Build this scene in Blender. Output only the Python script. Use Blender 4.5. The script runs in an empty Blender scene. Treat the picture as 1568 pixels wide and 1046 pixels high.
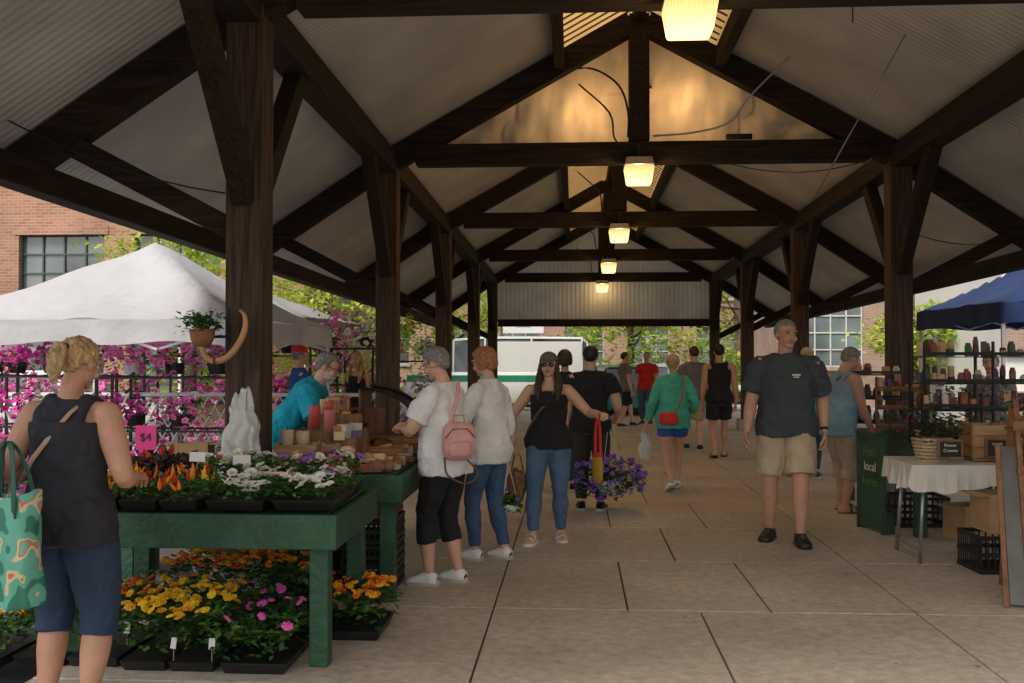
import bpy, math, random
import numpy as np
from mathutils import Vector, Matrix
random.seed(7); rng=np.random.default_rng(7)
V=Vector
# ------------------------------------------------------------------ materials
MATS={}
def M(name,col,rough=.7,var=.15,scale=8,bump=0.,bscale=40,metal=0,stretch=(1,1,1),transl=0,spec=.5,emit=0,col2=None,bdist=.02):
    if name in MATS: return MATS[name]
    m=bpy.data.materials.new(name); m.use_nodes=True; MATS[name]=m
    nt=m.node_tree; N=nt.nodes; L=nt.links; b=N['Principled BSDF']
    tc=N.new('ShaderNodeTexCoord'); mp=N.new('ShaderNodeMapping'); mp.inputs['Scale'].default_value=stretch
    L.new(tc.outputs['Object'],mp.inputs['Vector'])
    nz=N.new('ShaderNodeTexNoise'); nz.inputs['Scale'].default_value=scale; nz.inputs['Detail'].default_value=4
    L.new(mp.outputs[0],nz.inputs['Vector'])
    cr=N.new('ShaderNodeValToRGB'); cr.color_ramp.elements[0].position=.3; cr.color_ramp.elements[1].position=.7
    c2=col2 if col2 else tuple(min(1,c*(1+var)) for c in col)
    cr.color_ramp.elements[0].color=(*[c*(1-var) for c in col],1); cr.color_ramp.elements[1].color=(*c2,1)
    L.new(nz.outputs['Fac'],cr.inputs[0]); L.new(cr.outputs[0],b.inputs['Base Color'])
    b.inputs['Roughness'].default_value=rough; b.inputs['Metallic'].default_value=metal
    b.inputs['Specular IOR Level'].default_value=spec
    if bump:
        n2=N.new('ShaderNodeTexNoise'); n2.inputs['Scale'].default_value=bscale; n2.inputs['Detail'].default_value=3
        L.new(mp.outputs[0],n2.inputs['Vector'])
        bp=N.new('ShaderNodeBump'); bp.inputs['Strength'].default_value=bump; bp.inputs['Distance'].default_value=bdist
        L.new(n2.outputs['Fac'],bp.inputs['Height']); L.new(bp.outputs[0],b.inputs['Normal'])
    if emit:
        b.inputs['Emission Color'].default_value=(*col,1); b.inputs['Emission Strength'].default_value=emit
    if transl:
        tr=N.new('ShaderNodeBsdfTranslucent'); L.new(cr.outputs[0],tr.inputs[0])
        mx=N.new('ShaderNodeMixShader'); mx.inputs[0].default_value=transl
        L.new(b.outputs[0],mx.inputs[1]); L.new(tr.outputs[0],mx.inputs[2]); L.new(mx.outputs[0],N['Material Output'].inputs[0])
    return m
def corrug(name,col,axis='Y',transl=0,period=.076,strength=.45,rough=.55,var=.16):
    m=M(name,col,rough,var,1.3,transl=transl); nt=m.node_tree;N=nt.nodes;L=nt.links
    w=N.new('ShaderNodeTexWave'); w.bands_direction=axis; w.inputs['Scale'].default_value=2*math.pi/(20*period)
    tc=N.new('ShaderNodeTexCoord'); L.new(tc.outputs['Object'],w.inputs[0])
    bp=N.new('ShaderNodeBump'); bp.inputs['Strength'].default_value=strength; bp.inputs['Distance'].default_value=.012
    L.new(w.outputs['Fac'],bp.inputs['Height']); L.new(bp.outputs[0],N['Principled BSDF'].inputs['Normal'])
    return m
def brick(name,c1,c2,mortar,sc=1.0):
    m=bpy.data.materials.new(name); m.use_nodes=True; nt=m.node_tree;N=nt.nodes;L=nt.links; b=N['Principled BSDF']
    tc=N.new('ShaderNodeTexCoord'); sp=N.new('ShaderNodeSeparateXYZ'); cb=N.new('ShaderNodeCombineXYZ'); ad=N.new('ShaderNodeMath')
    L.new(tc.outputs['Object'],sp.inputs[0]); L.new(sp.outputs[0],ad.inputs[0]); L.new(sp.outputs[1],ad.inputs[1])
    L.new(ad.outputs[0],cb.inputs[0]); L.new(sp.outputs[2],cb.inputs[1])
    br=N.new('ShaderNodeTexBrick'); L.new(cb.outputs[0],br.inputs[0])
    br.inputs['Color1'].default_value=(*c1,1); br.inputs['Color2'].default_value=(*c2,1); br.inputs['Mortar'].default_value=(*mortar,1)
    br.inputs['Scale'].default_value=1/sc; br.inputs['Brick Width'].default_value=.23; br.inputs['Row Height'].default_value=.078; br.inputs['Mortar Size'].default_value=.009
    nz=N.new('ShaderNodeTexNoise'); nz.inputs['Scale'].default_value=.8; L.new(tc.outputs['Object'],nz.inputs[0])
    mx=N.new('ShaderNodeMixRGB'); mx.blend_type='MULTIPLY'; mx.inputs[0].default_value=.6
    L.new(br.outputs[0],mx.inputs[1]); L.new(nz.outputs['Fac'],mx.inputs[2])
    g=N.new('ShaderNodeBrightContrast'); g.inputs[1].default_value=.04; L.new(mx.outputs[0],g.inputs[0])
    L.new(g.outputs[0],b.inputs['Base Color']); b.inputs['Roughness'].default_value=.9
    bp=N.new('ShaderNodeBump'); bp.inputs['Strength'].default_value=.4; bp.inputs['Distance'].default_value=.01; bp.invert=True
    L.new(br.outputs['Fac'],bp.inputs['Height']); L.new(bp.outputs[0],b.inputs['Normal'])
    return m
# ------------------------------------------------------------------ mesh builder
def ortho(t,ref):
    t=t.normalized(); u=ref-t*ref.dot(t)
    if u.length<1e-3:
        ref=V((0,1,0)) if abs(t.y)<.9 else V((1,0,0)); u=ref-t*ref.dot(t)
    u.normalize(); return u,t.cross(u)
def sm(pts,k=5):
    P_=[V(p) for p in pts]; P_=[P_[0]*2-P_[1]]+P_+[P_[-1]*2-P_[-2]]; out=[]
    for i in range(1,len(P_)-2):
        for j in range(k):
            t=j/k; a,b,c,d=P_[i-1:i+3]
            out.append(.5*((2*b)+(c-a)*t+(2*a-5*b+4*c-d)*t*t+(-a+3*b-3*c+d)*t**3))
    out.append(P_[-2]); return out
class MB:
    def __init__(s): s.v=[]; s.f=[]; s.m=[]; s.mats=[]
    def mi(s,mat):
        if mat not in s.mats: s.mats.append(mat)
        return s.mats.index(mat)
    def add(s,vs,fs,mat):
        o=len(s.v); s.v.extend([tuple(p) for p in vs]); i=s.mi(mat)
        for f in fs: s.f.append([a+o for a in f]); s.m.append(i)
    def box(s,c,size,mat,rz=0,rx=0,taper=1):
        hx,hy,hz=size[0]/2,size[1]/2,size[2]/2; R=Matrix.Rotation(rz,3,'Z')@Matrix.Rotation(rx,3,'X'); c=V(c)
        vs=[]
        for z in(-1,1):
            k=1 if z>0 else taper
            for x,y in((-1,-1),(1,-1),(1,1),(-1,1)): vs.append(c+R@V((x*hx*k,y*hy*k,z*hz)))
        s.add(vs,[(3,2,1,0),(4,5,6,7),(0,1,5,4),(1,2,6,5),(2,3,7,6),(3,0,4,7)],mat)
    def beam(s,p,q,w,h,mat,up=V((0,0,1))):
        p,q=V(p),V(q); t=(q-p).normalized(); side=t.cross(up)
        if side.length<1e-3: side=V((1,0,0))
        side.normalize(); u=side.cross(t)
        vs=[]
        for c in(p,q):
            for a,b in((-1,-1),(1,-1),(1,1),(-1,1)): vs.append(c+side*a*w/2+u*b*h/2)
        s.add(vs,[(3,2,1,0),(4,5,6,7),(0,1,5,4),(1,2,6,5),(2,3,7,6),(3,0,4,7)],mat)
    def tube(s,pts,rads,mat,n=12,ref=V((1,0,0)),rnd=False):
        pts=[V(p) for p in pts]; rr=[(r,r) if not hasattr(r,'__len__') else r for r in rads]
        T=[]
        for i in range(len(pts)):
            a=pts[max(0,i-1)]; b=pts[min(len(pts)-1,i+1)]; T.append((b-a).normalized())
        if rnd:
            P=[];R=[];TT=[]
            for k in (85,60,30):
                a=math.radians(k); m=min(rr[0]); P.append(pts[0]-T[0]*m*math.sin(a)*.9); R.append((rr[0][0]*math.cos(a),rr[0][1]*math.cos(a))); TT.append(T[0])
            P+=pts;R+=rr;TT+=T
            for k in (30,60,85):
                a=math.radians(k); m=min(rr[-1]); P.append(pts[-1]+T[-1]*m*math.sin(a)*.9); R.append((rr[-1][0]*math.cos(a),rr[-1][1]*math.cos(a))); TT.append(T[-1])
            pts,rr,T=P,R,TT
        vs=[];fs=[]
        for i,p in enumerate(pts):
            u,v=ortho(T[i],ref)
            for k in range(n):
                a=2*math.pi*k/n; vs.append(p+u*math.cos(a)*rr[i][0]+v*math.sin(a)*rr[i][1])
        for i in range(len(pts)-1):
            for k in range(n):
                k2=(k+1)%n; fs.append((i*n+k,i*n+k2,(i+1)*n+k2,(i+1)*n+k))
        fs.append(tuple(range(n-1,-1,-1))); fs.append(tuple(range((len(pts)-1)*n,len(pts)*n)))
        s.add(vs,fs,mat)
    def cyl(s,c,r,h,mat,n=16,r2=None): s.tube([c,(c[0],c[1],c[2]+h)],[r,r if r2 is None else r2],mat,n)
    def ell(s,c,r,mat,n=14,R=None,fn=None):
        c=V(c); vs=[];fs=[]; m=n//2+1
        for i in range(m+1):
            ph=math.pi*i/m
            for k in range(n):
                a=2*math.pi*k/n; d=V((math.sin(ph)*math.cos(a),math.sin(ph)*math.sin(a),math.cos(ph)))
                q=fn(d) if fn else 1.0
                p=V((d.x*r[0],d.y*r[1],d.z*r[2]))*q
                vs.append(c+((R@p) if R else p))
        for i in range(m):
            for k in range(n):
                k2=(k+1)%n; fs.append((i*n+k,(i+1)*n+k,(i+1)*n+k2,i*n+k2))
        s.add(vs,fs,mat)
    def many(s,tv,tf,tm,locs,scales,yaw,tilt=None,tdir=None):
        """replicate a template; tm: material per face"""
        tv=np.array(tv); n=len(locs)
        ids=[s.mi(m) for m in tm]
        tilt=np.zeros(n) if tilt is None else tilt; tdir=rng.uniform(0,6.28,n) if tdir is None else tdir
        for i in range(n):
            cy,sy=math.cos(yaw[i]),math.sin(yaw[i]); p=tv*scales[i]
            x=p[:,0]*cy-p[:,1]*sy; y=p[:,0]*sy+p[:,1]*cy; z=p[:,2]
            ct,st=math.cos(tilt[i]),math.sin(tilt[i])
            y2=y*ct-z*st; z2=y*st+z*ct
            cd,sd=math.cos(tdir[i]),math.sin(tdir[i])
            q=np.stack([x*cd-y2*sd+locs[i][0],x*sd+y2*cd+locs[i][1],z2+locs[i][2]],1)
            o=len(s.v); s.v.extend(map(tuple,q.tolist()))
            for f,k in zip(tf,ids): s.f.append([a+o for a in f]); s.m.append(k)
    def obj(s,name,parent=None,smooth=False,bevel=0,loc=(0,0,0),rz=0):
        me=bpy.data.meshes.new(name); me.from_pydata(s.v,[],s.f)
        for m in s.mats: me.materials.append(m)
        me.polygons.foreach_set('material_index',s.m)
        if smooth: me.polygons.foreach_set('use_smooth',[True]*len(s.f))
        me.update(); o=bpy.data.objects.new(name,me); bpy.context.scene.collection.objects.link(o)
        o.location=loc; o.rotation_euler=(0,0,rz)
        if parent: o.parent=parent
        if bevel:
            b=o.modifiers.new('Bevel','BEVEL'); b.width=bevel; b.segments=2; b.limit_method='ANGLE'
        return o
def empty(name,loc=(0,0,0),rz=0):
    e=bpy.data.objects.new(name,None); e.location=loc; e.rotation_euler=(0,0,rz); e.empty_display_size=.2
    bpy.context.scene.collection.objects.link(e); return e
def text(s,size,loc,rot,mat,parent,name='lettering'):
    c=bpy.data.curves.new(name,'FONT'); c.body=s; c.size=size; c.align_x='CENTER'; c.extrude=.001
    o=bpy.data.objects.new(name,c); o.location=loc; o.rotation_euler=rot; c.materials.append(mat)
    bpy.context.scene.collection.objects.link(o); o.parent=parent; return o

# ------------------------------------------------------------------ common materials
wZ=M('timber_z',(.034,.018,.010),.75,.55,3,.7,12,stretch=(14,14,.8),col2=(.115,.062,.033))
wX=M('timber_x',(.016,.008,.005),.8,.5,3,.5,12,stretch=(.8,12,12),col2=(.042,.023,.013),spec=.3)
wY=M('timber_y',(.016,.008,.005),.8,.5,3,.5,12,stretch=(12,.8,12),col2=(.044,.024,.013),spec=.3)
woodL=M('light_wood',(.42,.25,.12),.6,.3,4,.3,20,stretch=(1,8,8))
woodM=M('brown_wood',(.22,.10,.045),.55,.4,4,.3,20,stretch=(6,6,1))
greenP=M('green_paint',(.016,.070,.032),.5,.35,4,.35,25)
blackP=M('black_plastic',(.012,.012,.013),.45,.2)
blackM=M('black_metal',(.015,.015,.015),.4,.2,metal=.3)
greyM=M('grey_metal',(.35,.35,.36),.35,.1,metal=.7)
whiteM=M('white_metal',(.75,.75,.75),.4,.05)
whiteC=M('white_cloth',(.70,.67,.62),.85,.08,4,.5,7)
card=M('cardboard',(.46,.30,.16),.85,.12,6)
glassD=M('window_glass',(.05,.065,.075),.08,.5,.5,spec=.9,col2=(.22,.27,.29))
skinA=M('skin',(.62,.36,.26),.5,.12,9,.1,60); skinB=M('skin_tan',(.54,.29,.195),.5,.12,9,.1,60)
eyeW=M('eye_white',(.7,.68,.65),.2,.02); eyeD=M('eye_dark',(.02,.015,.01),.2,.1); lip=M('lips',(.36,.13,.11),.5,.1)
def cloth(name,col,b=.9): return M('cloth_'+name,col,.85,.18,5,b,7,bdist=.045)
paper=M('paper',(.75,.74,.70),.7,.04)
stone=M('stone',(.34,.31,.27),.9,.2,6,.5,25)

# ------------------------------------------------------------------ ground & floor
mb=MB(); asph=M('asphalt',(.085,.085,.088),.9,.25,3,.5,120,bdist=.005)
mb.add([(-500,-300,-.12),(500,-300,-.12),(500,700,-.12),(-500,700,-.12)],[(0,1,2,3)],asph); mb.obj('ground')
def concrete():
    m=bpy.data.materials.new('concrete'); m.use_nodes=True; nt=m.node_tree;N=nt.nodes;L=nt.links;b=N['Principled BSDF']
    tc=N.new('ShaderNodeTexCoord')
    def nz(s,d,r=.5):
        n=N.new('ShaderNodeTexNoise'); n.inputs['Scale'].default_value=s; n.inputs['Detail'].default_value=d; n.inputs['Roughness'].default_value=r; L.new(tc.outputs['Object'],n.inputs[0]); return n
    a=nz(.8,5,.6); c=nz(14,6,.7); d=nz(160,2)
    cr=N.new('ShaderNodeValToRGB'); e=cr.color_ramp.elements; e[0].position=.3; e[0].color=(.47,.405,.335,1); e[1].position=.7; e[1].color=(.69,.62,.535,1)
    L.new(a.outputs[0],cr.inputs[0])
    cr2=N.new('ShaderNodeValToRGB'); e=cr2.color_ramp.elements; e[0].position=.33; e[0].color=(.55,.53,.51,1); e[1].position=.62; e[1].color=(1,1,1,1)
    L.new(c.outputs[0],cr2.inputs[0])
    mx=N.new('ShaderNodeMixRGB'); mx.blend_type='MULTIPLY'; mx.inputs[0].default_value=.75; L.new(cr.outputs[0],mx.inputs[1]); L.new(cr2.outputs[0],mx.inputs[2])
    vo=N.new('ShaderNodeTexVoronoi'); vo.inputs['Scale'].default_value=3.1; L.new(tc.outputs['Object'],vo.inputs[0])
    cr3=N.new('ShaderNodeValToRGB'); e=cr3.color_ramp.elements; e[0].position=.03; e[0].color=(.25,.23,.2,1); e[1].position=.07; e[1].color=(1,1,1,1)
    L.new(vo.outputs['Distance'],cr3.inputs[0])
    m2=N.new('ShaderNodeMixRGB'); m2.blend_type='MULTIPLY'; m2.inputs[0].default_value=.75; L.new(mx.outputs[0],m2.inputs[1]); L.new(cr3.outputs[0],m2.inputs[2])
    L.new(m2.outputs[0],b.inputs['Base Color']); b.inputs['Roughness'].default_value=.65
    bp=N.new('ShaderNodeBump'); bp.inputs['Strength'].default_value=.4; bp.inputs['Distance'].default_value=.004
    L.new(d.outputs[0],bp.inputs['Height']); L.new(bp.outputs[0],b.inputs['Normal']); return m
conc=concrete(); concs=MB()
x0,x1=-2.75,5.6; yj=[-5.95+1.55*i for i in range(0,24)]
g=.006
def slab(xa,xb,ya,yb): concs.box(((xa+xb)/2,(ya+yb)/2,-.06+random.uniform(-.0015,.0015)),(xb-xa-2*g,yb-ya-2*g,.12),conc)
for i in range(len(yj)-1):
    ya,yb=yj[i],yj[i+1]
    mids=[.80] if i%2==1 else [.34,1.25]
    xs=[x0,-.525]+mids+[2.16,3.9,x1]
    for a,b2 in zip(xs[:-1],xs[1:]): slab(a,b2,ya,yb)
mb=MB(); jm=M('joint_dirt',(.07,.058,.045),.95,.2)
mb.box(((x0+x1)/2,(yj[0]+yj[-1])/2,-.066),(x1-x0-.03,yj[-1]-yj[0]-.03,.1),jm)
fl=concs.obj('pavement_floor',bevel=.005); j=mb.obj('joint_bed',parent=fl)
mb=MB(); mb.box((1,31.5,-.045),(60,3.2,.15),M('kerb',(.38,.36,.32),.9,.15)); mb.obj('street_pavement')
mb=MB(); mb.add([(-60,40,-.116),(60,40,-.116),(60,40.12,-.116),(-60,40.12,-.116)],[(0,1,2,3)],M('line_paint',(.7,.68,.6),.8)); mb.obj('road_marking')

# ------------------------------------------------------------------ pavilion
XC=.77; HW=3.03; HE=4.55; BAY=5.15; YT=[6.8+BAY*i for i in range(-1,5)]
sl=lambda y:-.017*(y-12)
ZP=3.98; RS=.555; OS=.66; ZE=ZP-OS*(HE-HW); ZR=ZP+RS*HW
def P(x,y,z): return V((x,y,z+sl(y)))
pav=empty('market_pavilion')
for ti,y in enumerate(YT):
    t=MB(); po=MB()
    for s in(-1,1):
        xp=XC+s*HW
        po.box((xp,y,(ZP+sl(y)-.1+.16)/2+.08),(.255,.255,ZP+sl(y)-.1-.16),wZ)
        st=MB(); st.box((xp,y,.12),(.42,.42,.24),stone,taper=1.05); st.obj('post_base',pav,bevel=.015)
        for zz in(.35,.5): po.cyl((xp-.03,y-.135,zz),.018,.018,greyM,8)
        t.beam(P(XC+s*.09,y,ZR-.05),P(XC+s*(HW-.02),y,ZP+.0),.20,.26,wX)
        t.beam(P(XC+s*(HW+.02),y,ZP-.01),P(XC+s*(HE+.25),y,ZE-OS*.25),.19,.24,wX)
        t.beam(P(xp+s*.12,y,2.42),P(xp+s*1.27,y,3.02),.13,.15,wX)
        for d in(-1,1):
            lb=MB(); lb.beam(P(xp,y+d*.1,2.62),P(xp,y+d*1.22,3.90),.14,.17,wY); lb.obj('knee_brace',pav,bevel=.008)
    t.beam(P(XC-HW+.35,y,4.05),P(XC+HW-.35,y,4.05),.22,.25,wX)
    kp=MB(); kp.box((XC,y,(4.18+ZR+.05)/2+sl(y)),(.24,.24,ZR-4.15),wY); kp.obj('king_post',pav,bevel=.008)
    po.obj('post',pav,bevel=.012); t.obj('truss',pav,bevel=.01)
Y0,Y1=YT[0]-.6,27.9
pl=MB()
for s in(-1,1):
    pl.beam(P(XC+s*HW,Y0,ZP-.02),P(XC+s*HW,Y1,ZP-.02),.24,.26,wY)
    pl.beam(P(XC+s*HE,Y0,ZE-.2),P(XC+s*HE,Y1,ZE-.2),.17,.2,wY)
    pl.beam(P(XC+s*.95,Y0,ZR-RS*.95+.02),P(XC+s*.95,Y1,ZR-RS*.95+.02),.12,.22,wY)
pl.beam(P(XC,Y0,ZR+.05),P(XC,Y1,ZR+.05),.13,.24,wY)
pl.obj('plate_beams',pav,bevel=.01)
sheet=corrug('corrugated_sheet',(.55,.535,.51),'Y'); sheetE=corrug('corrugated_end',(.58,.56,.52),'X',transl=.3,period=.12,strength=.9)
amber=corrug('amber_skylight',(.74,.46,.18),'Y',transl=.55,period=.12,strength=1)
shing=M('shingle',(.06,.058,.055),.9,.3)
def roofz(o): return (ZR-RS*o+.165) if o<=HW else (ZR-RS*HW+.165-OS*(o-HW))
rf=MB(); rt=MB(); rk=MB(); lt=MB(); lath=M('lath_wood',(.22,.13,.06),.8,.3,4)
for s in(-1,1):
    segs=[(.95,HW),(HW,HE+.45)]
    for a,b2 in segs:
        q=[P(XC+s*a,Y0,roofz(a)),P(XC+s*b2,Y0,roofz(b2)),P(XC+s*b2,Y1,roofz(b2)),P(XC+s*a,Y1,roofz(a))]
        rf.add(q,[(0,1,2,3)],sheet)
        rt.add([p+V((0,0,.07)) for p in q],[(0,1,2,3)],shing)
    q=[P(XC,Y0,roofz(0)),P(XC+s*.95,Y0,roofz(.95)),P(XC+s*.95,Y1,roofz(.95)),P(XC,Y1,roofz(0))]
    rk.add([p+V((0,0,.02)) for p in q],[(0,1,2,3)],amber)
    y=Y0+.1
    while y<Y1:
        lt.beam(P(XC+s*.07,y,roofz(.07)-.0),P(XC+s*.9,y,roofz(.9)-.0),.03,.015,lath); y+=.2
rf.obj('ceiling_sheet',pav); rt.obj('roof_covering',pav); rk.obj('ridge_skylight',pav); lt.obj('ridge_laths',pav)
ye=27.55
e=MB()
e.add([P(XC-HW+.05,ye,2.85),P(XC+HW-.05,ye,2.85),P(XC+HW-.05,ye,ZP+.1),P(XC,ye,ZR+.1),P(XC-HW+.05,ye,ZP+.1)],[(0,1,2,3,4)],sheetE); e.obj('end_panel',pav)
e=MB(); e.beam(P(XC-HW+.15,27.4,2.80),P(XC+HW-.15,27.4,2.80),.2,.2,wX); e.obj('end_beam',pav,bevel=.01)
cv=MB(); cm=M('canvas',(.68,.62,.53),.8,.18,2.5,.8,5,transl=.4,bdist=.06); n=60;vs=[];fs=[]
yb=YT[2]+.18
for i in range(n+1):
    x=-2.55+5.1*i/n; top=ZR-RS*abs(x)-.06; 
    for k in range(9):
        z=4.12+(top-4.12)*k/8 if top>4.12 else 4.12
        wv=.04*math.sin(x*13+1.5*math.sin(k*.7))+.03*math.sin(x*29+k*.5)
        vs.append(P(XC+x,yb+wv,z))
for i in range(n):
    for k in range(8): fs.append((i*9+k,(i+1)*9+k,(i+1)*9+k+1,i*9+k+1))
cv.add(vs,fs,cm); cv.obj('canvas_gable_screen',None,smooth=True)
# fixtures behind the canvas (their glow shows through it)
for dx,zz in((-.62,4.62),(.52,4.72)):
    E=empty('bulkhead_lamp',tuple(P(XC+dx,yb+.45,zz))); m=MB(); m.cyl((0,0,.09),.07,.06,blackM,14); m.beam((0,0,.15),(-dx*.8,-.45,.2),.03,.03,blackM); m.obj('housing',E)
    ld=bpy.data.lights.new('lamp_bulb','POINT'); ld.energy=26; ld.color=(1,.56,.22); ld.shadow_soft_size=.07; lo=bpy.data.objects.new('lamp_bulb',ld); bpy.context.scene.collection.objects.link(lo); lo.parent=E; lo.location=(0,0,0)
def lensmat():
    m=bpy.data.materials.new('lamp_lens'); m.use_nodes=True; N=m.node_tree.nodes; L=m.node_tree.links
    em=N.new('ShaderNodeEmission'); em.inputs[0].default_value=(1,.66,.23,1)
    w=N.new('ShaderNodeTexWave'); w.bands_direction='X'; w.inputs['Scale'].default_value=14; tc=N.new('ShaderNodeTexCoord'); L.new(tc.outputs['Object'],w.inputs[0])
    sp=N.new('ShaderNodeSeparateXYZ'); L.new(tc.outputs['Object'],sp.inputs[0])
    mr=N.new('ShaderNodeMapRange'); mr.inputs[1].default_value=.14; mr.inputs[2].default_value=-.07; mr.inputs[3].default_value=.6; mr.inputs[4].default_value=3.4; L.new(sp.outputs[2],mr.inputs[0])
    ma=N.new('ShaderNodeMath'); ma.operation='MULTIPLY_ADD'; ma.inputs[1].default_value=.5; L.new(w.outputs['Fac'],ma.inputs[0]); L.new(mr.outputs[0],ma.inputs[2]); L.new(ma.outputs[0],em.inputs[1])
    tr=N.new('ShaderNodeBsdfTransparent'); mx=N.new('ShaderNodeMixShader'); mx.inputs[0].default_value=.75; L.new(tr.outputs[0],mx.inputs[1]); L.new(em.outputs[0],mx.inputs[2]); L.new(mx.outputs[0],N['Material Output'].inputs[0]); return m
lens=lensmat()
for y in YT:
    E=empty('hanging_lamp',tuple(P(XC-.02,y-.28,3.70)))
    m=MB(); m.box((0,0,.185),(.30,.26,.09),greyM,taper=1.15); m.cyl((0,0,.22),.03,.16,blackM); m.box((0,.12,.38),(.06,.30,.03),blackM); m.obj('housing',E,bevel=.01)
    m=MB(); m.box((0,0,.03),(.35,.30,.21),lens,taper=.8); m.obj('lens',E,bevel=.02)
    m=MB(); m.tube(sm([(0,0,.33),(-.15,.05,.36),(-.28,.1,.5),(-.34,.1,.8),(-.7,.12,1.15)]),[.011]*21,blackM,8); m.obj('conduit',E,smooth=True)
    ld=bpy.data.lights.new('lamp_bulb','POINT'); ld.energy=42; ld.color=(1,.64,.29); ld.shadow_soft_size=.06; lo=bpy.data.objects.new('lamp_bulb',ld); bpy.context.scene.collection.objects.link(lo); lo.parent=E; lo.location=(0,0,.03)
w=MB(); w.tube([P(2.45,10.4,3.2),P(3.0,9.2,4.5)],[.008]*2,greyM,6); w.tube([P(2.2,8.0,4.75),P(2.2,8.0,4.2)],[.006]*2,blackM,6)
for (a,b2) in (((XC+1.1,12,3.92),(XC+2.7,12,3.95)),((-4.2,6.4,3.45),(-2.4,6.7,2.75)),((XC+3.1,11.9,3.1),(XC+4.4,11.9,3.0))):
    a,b2=V(a),V(b2); w.tube([a.lerp(b2,i/8)-V((0,0,.12*4*(i/8)*(1-i/8))) for i in range(9)],[.006]*9,blackM,5)
w.tube(sm([P(XC-.9,11.7,5.0),P(XC-.55,11.7,5.0),P(XC-.25,11.7,4.8),P(XC-.14,11.75,4.5),P(XC-.14,11.75,4.2)]),[.013]*21,blackM,6)
w.tube(sm([P(XC+.15,11.7,4.20),P(XC+.6,11.6,4.21),P(XC+1.0,11.5,4.3),P(XC+1.25,11.4,4.6),P(XC+1.9,11,5.2)]),[.012]*21,greyM,6)
w.tube([P(XC+1.0,11.75,4.19),P(XC+1.3,11.75,4.19)],[.035]*2,blackM,8)
w.obj('electrical_wires',None,smooth=True)

# ------------------------------------------------------------------ buildings
def building(name,x0,x1,y,h,depth,mat,rows,wx,ww,frame,ry=0,cols=4,rws=4,trim=None,ox=0,oy=0,roofc=shing):
    E=empty(name,(ox,oy,0),ry); B=MB(); W=MB(); G=MB()
    z=-.12
    def wall(xa,xb,za,zb,t=.3): 
        if xb-xa>.01 and zb-za>.01: B.box(((xa+xb)/2,y+t/2,(za+zb)/2),(xb-xa,t,zb-za),mat)
    for (za,zb) in rows:
        wall(x0,x1,z,za)
        cur=x0
        for x in wx:
            wall(cur,x,za,zb); cur=x+ww
            for a in range(cols):
                for b_ in range(rws):
                    G.box((x+ww*(a+.5)/cols,y+.2,za+(zb-za)*(b_+.5)/rws),(ww/cols,.02,(zb-za)/rws),glassD,rx=random.uniform(-.03,.03))
            for i in range(cols+1):
                W.box((x+ww*i/cols,y+.165,(za+zb)/2),(.06 if i in(0,cols) else .035,.05,zb-za),frame)
            for i in range(rws+1):
                W.box((x+ww/2,y+.163,za+(zb-za)*i/rws),(ww-.01,.046,.06 if i in(0,rws) else .035),frame)
            W.box((x+ww/2,y-.03,za-.06),(ww+.16,.2,.12),trim or stone)
            W.box((x+ww/2,y-.012,zb+.1),(ww+.2,.03,.2),trim or mat)
        wall(cur,x1,za,zb); z=zb
    wall(x0,x1,z,h)
    B.box(((x0+x1)/2,y+.31+depth/2,h/2),(x1-x0-.01,depth,h-.1),mat)
    B.obj('walls',E); W.obj('window_frames',E); G.obj('glass',E)
    R=MB(); R.box(((x0+x1)/2,y+depth/2,h+.1),(x1-x0+.4,depth+.8,.25),trim or roofc); R.obj('roof',E)
    return E
bkA=brick('brick_red',(.38,.13,.065),(.54,.23,.125),(.44,.36,.28)); bkB=brick('brick_brown',(.40,.17,.11),(.50,.25,.16),(.4,.35,.3)); bkC=brick('brick_pink',(.42,.22,.16),(.5,.29,.22),(.45,.4,.35))
dkf=M('window_frame_dark',(.06,.08,.075),.5); whf=M('window_frame_white',(.6,.6,.57),.5)
building('brick_building',-30,-6.6,24,8.2,10,bkA,[(.6,2.0),(2.75,4.65)],[-28.6+2.95*i for i in range(7)],2.2,dkf,cols=4,rws=4)
building('brick_building',-19,24,52,10,10,bkB,[(1.2,3.2),(4.6,6.6)],[-17.5+3.4*i for i in range(12)],2.0,whf,cols=3,rws=3)
building('brick_building',6.2,13.5,31,9,8,bkC,[(1.3,3.9),(5,7)],[6.9+2.6*i for i in range(3)],1.9,whf,cols=4,rws=5)
whw=M('white_stucco',(.70,.69,.66),.85,.06,1,.2,30)
E=empty('commercial_building'); B=MB()
B.box((20,31,3.5),(20,14,7.2),whw); B.box((20,23.9,2.15),(20.0,.2,.9),bkC); B.box((20,23.88,5.6),(20.2,.3,.3),stone); B.box((20,23.93,.35),(19.9,.14,.9),bkA); B.obj('walls',E)
G=MB(); 
for i in range(8): 
    G.box((11.6+2.4*i,23.96,1.25),(2.1,.1,.85),glassD); G.box((11.6+2.4*i,23.96,3.9),(1.5,.1,1.4),glassD)
G.obj('glass',E)

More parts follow.
